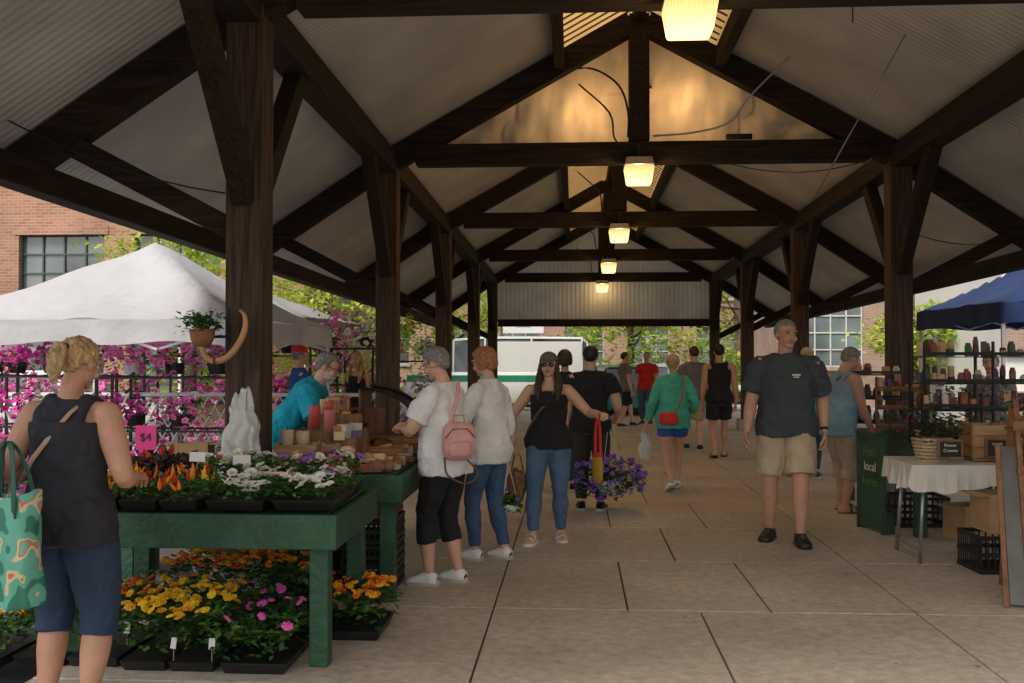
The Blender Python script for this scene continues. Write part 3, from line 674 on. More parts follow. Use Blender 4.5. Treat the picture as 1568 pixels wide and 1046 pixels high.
car_st=[(0,.35,.85),(.04,.25,.95),(.5,.22,.96),(.72,.22,.95),(.95,.25,.78),(1,.35,.62)]; car_cab=[(.04,.93,.97),(.2,.93,1.4),(.48,.93,1.46),(.6,.93,1.4),(.76,.93,.97)]
van_st=[(0,.35,1.2),(.02,.28,1.25),(.8,.28,1.25),(.97,.3,1.1),(1,.4,.8)]; van_cab=[(.0,1.2,2.15),(.03,1.2,2.3),(.3,1.2,2.32),(.55,1.2,2.32),(.72,1.2,2.25),(.88,1.2,1.25)]
vehicle('white_van',-2.5,31.8,math.pi,5.8,2.0,van_st,van_cab,pw,M('stripe_green',(.02,.25,.16),.4),wr=.36)
vehicle('parked_car',2.6,33.3,0,4.4,1.8,car_st,car_cab,ps); vehicle('parked_car',1.3,29.3,math.pi/2+.2,4.3,1.75,car_st,car_cab,pt)
vehicle('parked_car',7.8,33.7,math.pi,4.4,1.8,car_st,car_cab,pw); vehicle('parked_car',-9.5,17.6,.1,4.4,1.8,car_st,car_cab,pw); vehicle('parked_car',-13.5,9.5,math.pi/2,4.5,1.8,car_st,car_cab,pt)
vehicle('parked_car',12,18,math.pi/2,4.5,1.8,car_st,car_cab,pd)
E=empty('street_sign_board',(-1.75,34,0)); m=MB(); m.box((0,0,2.75),(1.4,.06,.7),whiteM); m.box((-.5,.05,1.3),(.07,.07,2.8),greyM); m.box((.5,.05,1.3),(.07,.07,2.8),greyM); m.obj('panel',E,bevel=.01)
for i,t in enumerate(('RIVERSIDE PLACE','PUBLIC PARKING','ENTRANCE')): text(t,.09,(0,-.035,2.9-.15*i),(math.pi/2,0,0),greenP,E)

# ------------------------------------------------------------------ right side stall
def shelf(name,x,y,w,d,h,lv,mat,z0=0,rz=0,items=True,dens=9,plants=False,slant=0):
    E=empty(name,(x,y,z0),rz); m=MB()
    for sx in(-1,1):
        for sy in(-1,1): m.tube([(sx*w/2,sy*d/2,0),(sx*w/2,sy*d/2,h)],[.013]*2,mat,6)
    G=MB(); F=MB()
    for k in range(lv):
        z=.08+(h-.22)*k/(lv-1)
        for q in range(7): m.box((0,-d/2+d*(q)/6,z),(w,.008,.008),mat)
        for sx in(-1,1): m.box((sx*w/2,0,z),(.012,d,.014),mat)
        m.box((0,-d/2-.006,z+.03),(w,.006,.03),mat)
        for row in(0,1):
          for i in range(dens):
            if random.random()<.12: continue
            px=-w/2+w*(i+.5)/dens+random.uniform(-.01,.01); py=(-d*.28 if row==0 else d*.15)+random.uniform(-.03,.03); c=random.choice(pk); r=w/dens*random.uniform(.30,.46)
            hh=random.uniform(.05,.14)*(1 if row==0 else 1.3)
            if random.random()<.5: G.tube([(px,py,z+.006),(px,py,z+hh*.8),(px,py,z+hh),(px,py,z+hh+.012)],[r,r,r*.7,r*.7],c,10)
            elif random.random()<.5: G.ell((px,py,z+.006+hh/2),(r,r*.8,hh/2),c,8)
            else: G.box((px,py,z+.006+hh/2),(r*1.8,r*1.6,hh),c,rz=random.uniform(-.4,.4))
            if plants: leaves(F,rng.normal(0,1,(18,3))*[r*.7,r*.7,.02]+[px,py,z+hh+.03],.04,Ld+Lg)
    m.obj('frame',E); G.obj('jars_and_packets',E)
    if F.v: F.obj('leaves',E)
    return E
pk+= [M('pack_green',(.05,.12,.05),.5,.2),M('pack_dark',(.05,.04,.035),.4,.2),M('pack_dark2',(.09,.06,.04),.4,.2),M('pack_dark3',(.13,.08,.05),.4,.3),M('pack_wine',(.12,.02,.03),.4,.3)]
def cloth_table(name,x,y,w,d,h,drop,rz=0):
    E=empty(name,(x,y,0),rz); m=MB(); per=[];N=26
    for c0,c1 in (((-1,-1),(1,-1)),((1,-1),(1,1)),((1,1),(-1,1)),((-1,1),(-1,-1))):
        for i in range(N): t=i/N; per.append(((c0[0]+(c1[0]-c0[0])*t)*w/2,(c0[1]+(c1[1]-c0[1])*t)*d/2))
    L=len(per);K=6;vs=[];fs=[]
    for k in range(K+1):
        t=k/K
        for i,(px,py) in enumerate(per):
            f=.02*t*math.sin(i*.75)+.012*t*math.sin(i*1.9); l=math.hypot(px,py); vs.append((px+px/l*(f+.01*t),py+py/l*(f+.01*t),h-drop*t*(1+.14*math.sin(i*.22)+.05*math.sin(i*.9))))
    for k in range(K):
        for i in range(L): j=(i+1)%L; fs.append((k*L+i,k*L+j,(k+1)*L+j,(k+1)*L+i))
    fs.append(tuple(range(L))); m.add(vs,fs,whiteC); m.obj('tablecloth',E,False)
    g=MB()
    for s in(-1,1):
        for k in(-1,1): g.tube([(s*w*.40,k*d*.4,0),(s*w*.34,k*d*.36,h-.03)],[.016]*2,greyM,8)
        g.tube([(s*w*.40,-d*.4,.1),(s*w*.40,d*.4,.1)],[.012]*2,greyM,8)
    g.obj('legs',E,True); return E
cloth_table('cloth_covered_table',3.02,8.3,.80,.7,.78,.19)
cloth_table('cloth_covered_table',3.95,8.1,.95,.7,.80,.19)
table('green_table',3.02,3.75,9.1,11.6,.80)
basket('wicker_basket',2.88,8.25,.79,.125,.17,M('light_wicker',(.5,.38,.24),.7,.3,30),1.2)
E=empty('herb_plant',(2.88,8.25,.95)); F=MB(); leaves(F,rng.normal(0,1,(520,3))*[.14,.1,.08]+[0,0,.12],.06,Ld+Lg[:1]); F.obj('foliage',E)
def sign(name,x,y,z,w,h,txt,mat,tm,rz=0,size=.05,frame=woodM,rx=0):
    E=empty(name,(x,y,z),rz); m=MB(); m.box((0,0,h/2),(w,.015,h),mat); m.box((0,0,h+.008),(w+.03,.022,.018),frame); m.box((0,0,-.008),(w+.03,.022,.018),frame)
    for s in(-1,1): m.box((s*(w/2+.008),0,h/2),(.018,.022,h),frame)
    m.obj('board',E)
    for i,t in enumerate(txt): text(t,size,(0,-.0095,h-size*(1.15+i*1.15)),(math.pi/2,0,0),tm,E)
chalk=M('chalkboard',(.02,.022,.02),.7,.2)
sign('chalkboard_sign',2.93,8.0,.84,.17,.12,['Flower','Crowns'],chalk,paper,.1,.035); sign('chalkboard_sign',3.5,7.85,.82,.13,.15,['open'],chalk,paper,-.1,.035)
wcrate('wooden_crate',3.36,8.35,.79,.34,.28,.30,0,woodL); wcrate('wooden_crate',3.85,8.25,.81,.36,.3,.32,.1,woodL); sign('chalkboard_sign',3.36,8.18,.83,.15,.13,['soaps'],chalk,paper,0,.035)
goods('packaged_goods',3.5,4.3,7.9,8.05,.80,14)
goods('packaged_goods',3.25,3.5,8.25,8.45,1.0,10)
shelf('wire_display_rack',3.45,9.4,.6,.4,.95,4,blackM,.81,0,dens=8); shelf('wire_display_rack',4.12,9.5,.65,.4,.95,4,blackM,.81,0,dens=8); shelf('wire_display_rack',3.4,10.6,.5,.35,.6,3,woodM,.81,-.3,dens=6)
shelf('wire_display_rack',3.3,11.3,.6,.35,.75,3,blackM,.81,-.3,dens=6)
folding_table('folding_table',4.3,9.6,1.1,.8,.80,woodM,0)
shelf('wire_display_rack',3.25,8.95,.5,.25,.5,2,blackM,.81,0,dens=6,plants=True)
carton('cardboard_box',3.28,7.85,.3,.38,.34,.28,.05); crate('plastic_crate',3.25,7.85,0,.5,.4,.29,blackP,.05); carton('cardboard_box',4.0,8.0,0,.42,.36,.32,.2)
carton('cardboard_box',3.55,9.15,0,.4,.3,.3,.3); crate('plastic_crate',3.3,9.9,0,.5,.4,.29,blackP,.05)
E=empty('market_banner_sign',(2.76,9.5,.0),-math.pi/2+.22); m=MB(); m.box((0,0,.46),(.50,.02,.86),M('banner_green',(.025,.085,.045),.6,.4,3)); m.box((0,0,.90),(.54,.03,.03),greenP); m.box((-.22,.04,.1),(.03,.12,.2),greenP); m.box((.22,.04,.1),(.03,.12,.2),greenP); m.obj('board',E)
lp=M('leafprint',(.12,.26,.08),.6)
text('fresh',.12,(0,-.012,.70),(math.pi/2,0,0),lp,E); text('local',.12,(0,-.012,.56),(math.pi/2,0,0),paper,E); text('herbs',.12,(0,-.012,.42),(math.pi/2,0,0),lp,E)
E=empty('wooden_ladder_shelf',(3.42,6.95,0),-.12); m=MB()
m.beam((-.42,-.28,.0),(-.36,.22,1.32),.035,.06,woodM); m.beam((.42,-.28,.0),(.36,.22,1.32),.035,.06,woodM); m.beam((-.42,.32,0),(-.37,.24,1.3),.03,.05,woodM); m.beam((.42,.32,0),(.37,.24,1.3),.03,.05,woodM)
for k,(z,dy,dd) in enumerate(((.18,.04,.5),(.5,.09,.4),(.82,.15,.3),(1.12,.2,.2))):
    m.box((0,dy,z),(.82,dd,.02),woodM); m.box((0,dy-dd/2,z+.03),(.82,.015,.06),woodM)
m.obj('shelf_frame',E,bevel=.004)
G=MB();F=MB()
for (z,dy) in ((.19,.04),(.51,.09),(.83,.15),(1.13,.2)):
    for i in range(6):
        px=-.34+.135*i; G.cyl((px,dy,z),.04,.08,random.choice([M('terracotta',(.3,.13,.07)),blackP,woodL,whiteM]),12,.052)
        leaves(F,rng.normal(0,1,(40,3))*[.04,.04,.04]+[px,dy,z+.13],.05,Lg+Ld); 
        blooms(F,random.choice([pkp,marig([yel,org]),marig([red,org])]),rng.normal(0,1,(4,3))*[.03,.03,.03]+[px,dy,z+.17],.018)
G.obj('pots',E); F.obj('plants',E)
E=empty('leaning_mirror_frame',(3.50,6.95,0),-.12); m=MB(); mir=M('old_mirror',(.22,.22,.21),.25,.3,3,metal=.5)
m.beam((-.60,-.38,.02),(-.52,.1,1.0),.10,.012,mir,up=V((0,-1,.3))); m.beam((-.67,-.38,0),(-.59,.1,1.02),.03,.03,woodM); m.beam((-.53,-.38,0),(-.45,.1,1.02),.03,.03,woodM); m.obj('frame',E)
E=empty('dried_flower_garland',(3.18,7.25,1.35)); F=MB()
for k in range(9):
    z=-.12*k; blooms(F,marig(random.choice([[red,org],[org,yel],[red,red]])),rng.normal(0,1,(3,3))*[.03,.02,.03]+[0,0,z],.022); leaves(F,rng.normal(0,1,(12,3))*[.04,.03,.03]+[0,0,z],.05,Ld+Lg)
F.tube([(0,0,.08),(0,0,-1)],[.004]*2,wick,5); F.tube([(0,0,.08),(.1,.05,-1.35)],[.008]*2,woodM,6); F.obj('garland',E)

# ------------------------------------------------------------------ people
def ik(a,t,l1,l2,pole):
    d=t-a; L=min(d.length,.992*(l1+l2)); dr=d.normalized(); t=a+dr*L
    c=(l1*l1+L*L-l2*l2)/(2*l1*L); c=max(-1,min(1,c)); h=l1*math.sqrt(1-c*c)
    p=pole-dr*pole.dot(dr)
    if p.length<1e-4: p=V((0,1,0))-dr*dr.y
    p.normalize(); return a+dr*l1*c+p*h,t
def limb(j0,j1,j2,prof,t0,t1,n=14,extra=0,flare=0):
    P=[];R=[]
    for i in range(n+1):
        t=t0+(t1-t0)*i/n
        def pos(t): return j0.lerp(j1,t) if t<=1 else j1.lerp(j2,t-1)
        p=(pos(max(0,t-.09))+pos(min(2,t+.09)))*.5 if .0<t<2 else pos(t)
        r=np.interp(t,[a for a,b in prof],[b for a,b in prof])+extra+flare*max(0,(t-t0)/(t1-t0))
        P.append(p);R.append(r)
    return P,R
TEX={}
def rem(o,vs,smi=3,disp=0,ns=.1):
    r=o.modifiers.new('Remesh','REMESH'); r.mode='VOXEL'; r.voxel_size=vs; r.use_smooth_shade=True
    s=o.modifiers.new('Smooth','SMOOTH'); s.iterations=smi; s.factor=.5
    if disp:
        if ns not in TEX: tx=bpy.data.textures.new('folds','CLOUDS'); tx.noise_scale=ns; tx.noise_depth=1; TEX[ns]=tx
        d=o.modifiers.new('Folds','DISPLACE'); d.texture=TEX[ns]; d.strength=disp; d.mid_level=.34; d.texture_coords='GLOBAL'
def person(name,x,y,hd,H=1.7,fem=True,bulk=1.,belly=0.,skin=skinA,top=None,bot=None,shoe=None,hair=None,lean=0,yaw=0,pitch=0,
           wr=None,wl=None,pr=None,plh=None,cr=.45,cl=.45,ar=(.06,0,.0),al=(-.06,0,0),cap=None,glasses=False,beard=None,vs=.008,z0=0,ftr=-8,ftl=8,fpr=0,fpl=0):
    E=empty(name,(x,y,z0),math.radians(hd)); b=bulk; lr=math.radians(lean)
    piv=.53*H
    def T(p,w=None):
        p=V(p); h=p.z-piv
        k=w if w is not None else max(0,min(1,(p.z/H-.47)/.14)); a=lr*k
        return V((p.x,p.y*math.cos(a)+h*math.sin(a),piv+h*math.cos(a)-p.y*math.sin(a))) if k>0 else p
    sw=.094 if fem else .108
    bu=.020 if fem else .003
    secs=[(.465,.080,.050,.062),(.52,.098 if fem else .092,.058,.074),(.57,.092 if fem else .088,.056+belly*.7,.060),(.62,.073 if fem else .083,.054+belly,.046),
          (.68,.076 if fem else .088,.056+belly*.6,.052),(.735,.083 if fem else .096,.058+bu,.059),(.77,.083 if fem else .098,.055+bu*.5,.060),(.80,.074 if fem else .088,.044,.055),(.822,.058 if fem else .068,.036,.047),(.838,.038 if fem else .042,.032,.042),(.852,.030,.030,.037),(.88,.028,.029,.033)]
    def torso(mb,mat,za,zb,ex,mina=0,minf=0,n=28,fl=0,hip=0):
        zs=sorted(set([za,zb]+[q[0] for q in secs if za<q[0]<zb]+list(np.arange(za,zb,.025))))
        vs_=[];fs=[]
        Z=[q[0] for q in secs]
        for z in zs:
            a,f,k=[float(np.interp(z,Z,[q[i] for q in secs])) for i in(1,2,3)]
            bb=b if z<.79 else 1+(b-1)*.4
            a*=bb;f*=bb;k*=bb
            if z<.72: 
                g=fl*(.72-z)/.25; w_=min(1,(.72-z)/.06); a=max(a,a+(mina-a)*w_) +g; f=max(f,f+(minf-f)*w_)+g; k=max(k,k+(minf*.85-k)*w_)+g
            a+=ex;f+=ex;k+=ex
            if hip:
                w_=max(0,min(1,(.60-z)/.06)); a=max(a,a+(.107*b+hip-a)*w_); f=max(f,f+(.058*b+hip+.004-f)*w_); k=max(k,k+(.070*b+hip-k)*w_)
            for i in range(n):
                t=2*math.pi*i/n; c,s=math.cos(t),math.sin(t); e=.93
                px=a*math.copysign(abs(c)**e,c); py=(f if s>0 else k)*math.copysign(abs(s)**e,s)
                vs_.append(T((px*H,(py-.004)*H,z*H)))
        m=len(zs)
        for i in range(m-1):
            for k in range(n): j=(k+1)%n; fs.append((i*n+k,i*n+j,(i+1)*n+j,(i+1)*n+k))
        fs.append(tuple(range(n-1,-1,-1)));fs.append(tuple(range((m-1)*n,m*n))); mb.add(vs_,fs,mat)
    J={}
    for s,k,wt,pole in((1,'r',wr,pr),(-1,'l',wl,plh)):
        sh=T((s*sw*(1+(b-1)*.5)*H,-.006*H,.798*H)); J['s'+k]=sh
        tgt=V(wt)*H if wt else sh+V((s*.035*b,.035,-.315))*H
        pl_=V(pole) if pole else V((s*.35,-1,-.1))
        J['e'+k],J['w'+k]=ik(sh,tgt,.172*H,.150*H,pl_)
    for s,k,a,ft in((1,'r',ar,ftr),(-1,'l',al,ftl)):
        hp=V((s*.050*b*H,0,.515*H)); J['h'+k]=hp
        J['k'+k],J['a'+k]=ik(hp,V((a[0],a[1],.045+a[2]))*H,.242*H,.238*H,V((s*.12,1,0)))
    armp=[(0,.031*b*H),(.25,.031*b*H),(.6,.027*b*H),(1,.0225*b*H),(1.25,.0235*b*H),(1.6,.019*b*H),(2,.0145*H)]
    if not fem: armp=[(t,r*1.12) for t,r in armp]
    legp=[(0,.052*b*H),(.3,.052*b*H),(.7,.041*b*H),(1,.032*b*H),(1.15,.030*b*H),(1.35,.034*b*H),(1.7,.024*b*H),(2,.0195*H)]
    S=MB(); torso(S,skin,.465,.88,-.005)
    for k in 'rl':
        s=1 if k=='r' else -1
        p,r=limb(J['s'+k],J['e'+k],J['w'+k],armp,0,2); S.tube(p,r,skin,14,rnd=True)
        S.tube([T(V((s*.03,-.006,.825))*H),T(V((s*sw*.8,-.006,.806))*H),J['s'+k]],[.020*H,.025*H,.030*b*H],skin,14,rnd=True)
        p,r=limb(J['h'+k],J['k'+k],J['a'+k],legp,0,2); S.tube(p,r,skin,16,rnd=True)
    HN=MB()
    for s,k,cu in((1,'r',cr),(-1,'l',cl)):
        d=(J['w'+k]-J['e'+k]).normalized(); nrm=V((-s,0.15,0)); 
        if abs(d.z)<.5: nrm=V((-s*.25,0,-1))
        nrm=(nrm-d*nrm.dot(d)).normalized(); sp=d.cross(nrm)
        fw=V((0,1,0)) if abs(d.z)>.5 else V((-s,0,.4)); 
        if sp.dot(fw)<0: sp=-sp
        w0=J['w'+k]; h=H*.062
        S.tube([w0-d*.01,w0+d*h*.4,w0+d*h*.75,w0+d*h],[(.015*H,.0105*H),(.021*H,.010*H),(.024*H,.0095*H),(.0235*H,.008*H)],skin,12,ref=sp,rnd=True)
        for fi,(off,ln) in enumerate(((.0175,.040),(.006,.045),(-.006,.042),(-.017,.034))):
            p=w0+d*h*.92+sp*off*H; pts=[p-d*.012*H]; a=0; q=p; pts.append(q)
            for sg in range(3):
                a+=cu*(.75+.1*fi); seg=ln*H*(.42,.32,.26)[sg]
                q=q+(d*math.cos(a)+nrm*math.sin(a)+sp*off*1.2)*seg; pts.append(q)
            HN.tube(pts,[.0058*H,.0057*H,.0054*H,.0050*H,.0042*H],skin,8,rnd=True)
        p=w0+d*h*.3+sp*.015*H
        HN.tube([p,p+(d*.6+sp*.7+nrm*.2)*.022*H,p+(d*1.1+sp*.75+nrm*.45)*.032*H,p+(d*1.6+sp*.7+nrm*.75)*.037*H],[.0085*H,.007*H,.006*H,.005*H],skin,8,rnd=True)
        J['hand'+k]=w0+d*h*1.0+nrm*.02*H; J['d'+k]=d
    def foot(mb,k,mat,ex,ft,fp,zlo=0):
        a=J['a'+k]; yaw_=math.radians(ft); f=V((math.sin(-yaw_),math.cos(yaw_),0)); pz=math.radians(fp); f=(f*math.cos(pz)-V((0,0,math.sin(pz)))).normalized(); side=f.cross(V((0,0,1))).normalized(); upv=side.cross(f)
        base=a-V((0,0,.045*H)); n=12;vs_=[];fs=[]
        sec=[(-.036,.010,.030),(-.031,.019,.044),(-.012,.023,.054),(.012,.022,.056),(.040,.025,.042),(.070,.027,.030),(.090,.024,.023),(.101,.012,.014)]
        for y_,w_,h_ in sec:
            for i in range(n):
                t=2*math.pi*i/n; px=(w_*H+ex)*math.cos(t); pzz=max(-.004,(h_*H+ex)*(.5+.5*math.sin(t)))
                if math.sin(t)<-.3: pzz=zlo
                vs_.append(base+f*(y_*H*(1+ex*3))+side*px+upv*pzz)
        for i in range(len(sec)-1):
            for q in range(n): j=(q+1)%n; fs.append((i*n+q,i*n+j,(i+1)*n+j,(i+1)*n+q))
        fs.append(tuple(range(n)));fs.append(tuple(range((len(sec)-1)*n,len(sec)*n))); mb.add(vs_,fs,mat)
        return base,f,side,upv
    SH=MB()
    for k,ft,fp in(('r',ftr,fpr),('l',ftl,fpl)):
        foot(S,k,skin,0,ft,fp,.008)
        if shoe:
            sneak=shoe[0]=='sneaker'
            if sneak:
                foot(SH,k,shoe[1],.007,ft,fp,.004)
                SH.tube([J['a'+k]-V((0,0,.02*H)),J['a'+k]+V((0,0,.004*H))],[.027*H,.025*H],shoe[1],14)
            base,f,side,upv=foot(MB(),k,shoe[1],0,ft,fp)
            pts=[(-.039,.016),(-.03,.025),(.02,.026),(.065,.031),(.09,.026),(.106,.012)]; vs_=[];fs=[];n=len(pts)
            for zz in((-.001,.020) if sneak else (-.012,.010)):
                for yy,ww in pts: vs_.append(base+f*yy*H*1.03+side*(ww*H+.002)+upv*zz)
                for yy,ww in reversed(pts): vs_.append(base+f*yy*H*1.03-side*(ww*H+.002)+upv*zz)
            N2=2*n
            for i in range(N2): fs.append((i,(i+1)%N2,N2+(i+1)%N2,N2+i))
            fs.append(tuple(range(N2)));fs.append(tuple(range(N2,2*N2))); SH.add(vs_,fs,(shoe[2] if len(shoe)>2 else M('shoe_sole',(.45,.43,.40))) if sneak else shoe[1])
            if sneak:
                for yy,hh in((.028,.051),(.042,.043),(.056,.037)): SH.tube([base+f*yy*H+side*.012*H+upv*(hh*H+.004),base+f*yy*H+upv*(hh*H+.010),base+f*yy*H-side*.012*H+upv*(hh*H+.004)],[.0025]*3,greyM,5)
            else:
                for yy,hh in((.07,.033),(.03,.049)):
                    SH.tube([base+f*yy*H+side*.029*H+upv*.01,base+f*yy*H+side*.022*H+upv*hh*.8*H,base+f*yy*H+upv*(hh*H+.003),base+f*yy*H-side*.022*H+upv*hh*.8*H,base+f*yy*H-side*.029*H+upv*.01],[(.015,.004)]*5,shoe[1],8,ref=f)
    o=S.obj('body',E); rem(o,vs,2)
    HN.obj('fingers',E,True)
    if SH.v: SH.obj('shoes',E,True)
    Rh=Matrix.Rotation(math.radians(yaw),3,'Z')@Matrix.Rotation(-math.radians(pitch),3,'X')
    npv=V((0,0,.868*H))
    Rl=Matrix.Rotation(-lr,3,'X')
    def HT(p): q=Rh@(V(p)*H-npv)+npv; return T(q,1)
    HR=Rl@Rh
    HD=MB()
    def hell(mb,c,r,mat,n=18,fn=None): mb.ell(HT(c),V(r)*H,mat,n,HR,fn)
    hell(HD,(0,-.004,.943),(.0420,.054,.049),skin,24); hell(HD,(0,.014,.908),(.0335,.036,.036),skin,20); hell(HD,(0,.036,.884),(.018,.014,.013),skin); 
    hell(HD,(0,.034,.918),(.030,.018,.028),skin)
    HD.tube([HT((0,-.010,.835)),HT((0,-.008,.865)),HT((0,-.002,.905))],[.028*H*(1 if fem else 1.18)]*3,skin,16,rnd=True)
    HD.tube([HT((0,.048,.943)),HT((0,.0565,.925)),HT((0,.063,.915)),HT((0,.054,.911))],[.0045*H,.0055*H,.0080*H,.007*H],skin,10,rnd=True)
    for s in(-1,1): hell(HD,(s*.0435,-.004,.928),(.005,.011,.0165),skin,12); hell(HD,(s*.018,.046,.949),(.014,.008,.005),skin,10); hell(HD,(s*.022,.040,.912),(.013,.013,.012),skin,10)
    o=HD.obj('head',E); rem(o,.0045 if vs<.009 else .007,1)
    FC=MB(); brow=hair[1] if hair else eyeD
    for s in(-1,1):
        hell(FC,(s*.0175,.0465,.936),(.0078,.006,.0048),eyeW,12); hell(FC,(s*.0175,.0515,.936),(.0036,.0022,.0038),eyeD,10)
        FC.tube([HT((s*.009,.0525,.9405)),HT((s*.0175,.0535,.942)),HT((s*.027,.0485,.939))],[.0013*H]*3,eyeD,5)
        FC.tube([HT((s*.008,.0545,.951)),HT((s*.018,.0555,.9545)),HT((s*.029,.048,.951))],[.0021*H]*3,brow,6)
    FC.tube([HT((-.014,.0485,.897)),HT((-.006,.0545,.8975)),HT((0,.0555,.8965)),HT((.006,.0545,.8975)),HT((.014,.0485,.897))],[.0015*H,.0030*H,.0032*H,.0030*H,.0015*H],lip,8)
    if glasses:
        gm=eyeD
        for s in(-1,1):
            n=14; pts=[HT((s*.0185+.0135*math.cos(2*math.pi*i/n),.0590,.935+.010*math.sin(2*math.pi*i/n))) for i in range(n+1)]
            FC.tube(pts,[.0014*H]*(n+1),gm,5); FC.tube([HT((s*.032,.0580,.938)),HT((s*.046,.02,.938)),HT((s*.048,-.004,.935))],[.0012*H]*3,gm,5)
            if glasses=='sun': hell(FC,(s*.0185,.0585,.935),(.0135,.002,.010),gm,12)
    FC.obj('face_features',E,True)
    if beard:
        B=MB(); hell(B,(0,.022,.892),(.034,.036,.026),beard); hell(B,(0,.047,.904),(.017,.010,.004),beard); hell(B,(0,.040,.876),(.018,.016,.018),beard); o=B.obj('beard',E); rem(o,.005,1,.008,.02)
    if hair:
        kind,hm=hair; B=MB()
        hl={'crop':.62}.get(kind,.50)
        def hf(d): 
            face=max(0,min(1,(d.y-.30)/.22))*max(0,min(1,(hl-d.z)/.18)); low=max(0,min(1,(-.35-d.z)/.25)); 
            ear=max(0,min(1,(-.15-d.z)/.15))*max(0,min(1,(d.y+.35)/.2)) if kind in('crop','short') else 0
            return 1-.24*max(face,ear,low*(.9 if d.y>-.35 else .2))
        thick={'short':1.09,'crop':1.06,'full':1.18,'pony':1.08,'long':1.1,'bald':1.0}[kind]
        hell(B,(0,-.006,.946),(.0445*thick,.0560*thick,.0515*thick),hm,36,hf)
        if kind in('full','long'): 
            for s in(-1,1): hell(B,(s*.040,-.012,.925),(.015,.028,.034),hm)
            hell(B,(0,-.040,.918),(.040,.026,.035),hm)
        if kind=='short': hell(B,(0,-.036,.925),(.037,.024,.030),hm)
        if kind=='pony':
            B.tube([HT((0,-.058,.955)),HT((0,-.078,.945)),HT((.004,-.088,.92)),HT((.002,-.082,.885)),HT((0,-.072,.86))],[.012*H,.020*H,.021*H,.017*H,.006*H],hm,12,rnd=True)
        if kind=='long':
            B.tube([HT((0,-.045,.92)),HT((0,-.055,.87)),T((0,-.072*H,.82*H)),T((0,-.078*H,.78*H))],[(.042*H,.02*H),(.048*H,.019*H),(.05*H,.017*H),(.035*H,.008*H)],hm,16,rnd=True)
            for s in(-1,1): B.tube([HT((s*.042,-.005,.93)),HT((s*.048,.004,.88)),T((s*.055*H,.035*H,.82*H)),T((s*.052*H,.062*H,.77*H)),T((s*.048*H,.072*H,.745*H))],[.013*H,.017*H,.018*H,.013*H,.006*H],hm,10,rnd=True)
        o=B.obj('hair',E); rem(o,.0045 if vs<.009 else .007,1,.014,.016)
        if kind=='pony':
            B=MB(); B.tube([HT((0,-.062,.951)),HT((0,-.070,.949))],[.017*H]*2,blackP,14,rnd=True); B.obj('hair_tie',E,True)
    if cap:
        B=MB(); hell(B,(0,-.006,.958),(.0500,.061,.049),cap,24,lambda d:1 if d.z>-.05 else .8); 
        vs_=[];fs=[];n=14
        for q in(0,1):
            for i in range(n+1):
                a=math.pi*i/n; yy=.048+ (.052*math.sin(a) if q else .012*math.sin(a)); vs_.append(HT((.040*math.cos(a),yy,.960-.012*q*math.sin(a))))
        for i in range(n): fs.append((i,i+1,n+2+i,n+1+i))
        B.add(vs_,fs,cap); B.obj('cap',E,True)
    if top:
        kind,mat=top[0],top[1]; o_=dict(sleeve=.55,hem=.49,ex=.008,loose=.0); o_.update(top[2] if len(top)>2 else {})
        C=MB(); ma=(.090 if fem else .098)*o_['loose']; mf=(.062+bu*.5)*o_['loose']+belly*.8 if o_['loose'] else 0
        if kind=='tank':
            torso(C,mat,o_['hem'],.775,o_['ex'],ma*b,mf*b,hip=.012)
            for s in(-1,1):
                pts=[(s*.050,.050,.765),(s*.052,.040,.798),(s*.056,.020,.826),(s*.056,-.016,.834),(s*.054,-.043,.812),(s*.052,-.056,.775)]
                C.tube([T(V(p)*H) for p in pts],[(.019*H,.012*H)]*6,mat,12,rnd=True)
            C.tube([T(V((0,.056+bu*.4,.75))*H),T(V((0,.050,.785))*H)],[(.055*H,.012*H),(.050*H,.010*H)],mat,14,rnd=True)
            if o_.get('back'): C.tube([T(V((0,-.054,.765))*H),T(V((0,-.050,.80))*H),T(V((0,-.040,.828))*H)],[(.058*H,.012*H),(.050*H,.012*H),(.050*H,.010*H)],mat,14,rnd=True)
        else:
            torso(C,mat,o_['hem'],.846,o_['ex'],ma*b,mf*b,fl=o_.get('fl',0),hip=.014)
            for k in 'rl':
                s=1 if k=='r' else -1
                p,r=limb(J['s'+k],J['e'+k],J['w'+k],armp,0,o_['sleeve'],extra=.007*H,flare=o_.get('flare',.012)*H); C.tube(p,r,mat,16)
                C.tube([T(V((s*.03,-.006,.826))*H),T(V((s*sw*.8,-.006,.806))*H),J['s'+k]],[.023*H,.030*H,.035*b*H],mat,14,rnd=True)
        o=C.obj(o_.get('name','shirt'),E); rem(o,vs,2,o_.get('fold',.030),.09)
    if bot:
        mat,hem=bot[0],bot[1]; o_=dict(ex=.008,flare=0); o_.update(bot[2] if len(bot)>2 else {})
        C=MB(); torso(C,mat,.468,.575,.002)
        for k in 'rl':
            legq=[(t,r+o_['ex']*H*min(1,.35+t)) for t,r in legp]
            p,r=limb(J['h'+k]+V((0,0,.01)),J['k'+k],J['a'+k],legq,0,hem,18,flare=o_['flare']*H); C.tube(p,r,mat,18)
        o=C.obj('trousers',E); rem(o,vs,2,.016,.085)
    J['E']=E; J['T']=T; J['H']=H
    return J
hBl=M('hair_blond',(.46,.30,.15),.5,.45,40,.7,60,stretch=(1,1,.3)); hGr=M('hair_grey',(.24,.22,.20),.6,.4,40,.7,60); hBr=M('hair_brown',(.05,.025,.015),.5,.3,40,.5,60); hAu=M('hair_auburn',(.36,.16,.06),.5,.45,40,.7,60); hDk=M('hair_dark',(.015,.01,.008),.5,.3,40,.5,60); hWh=M('hair_white',(.5,.48,.45),.6,.2,40,.6,60)
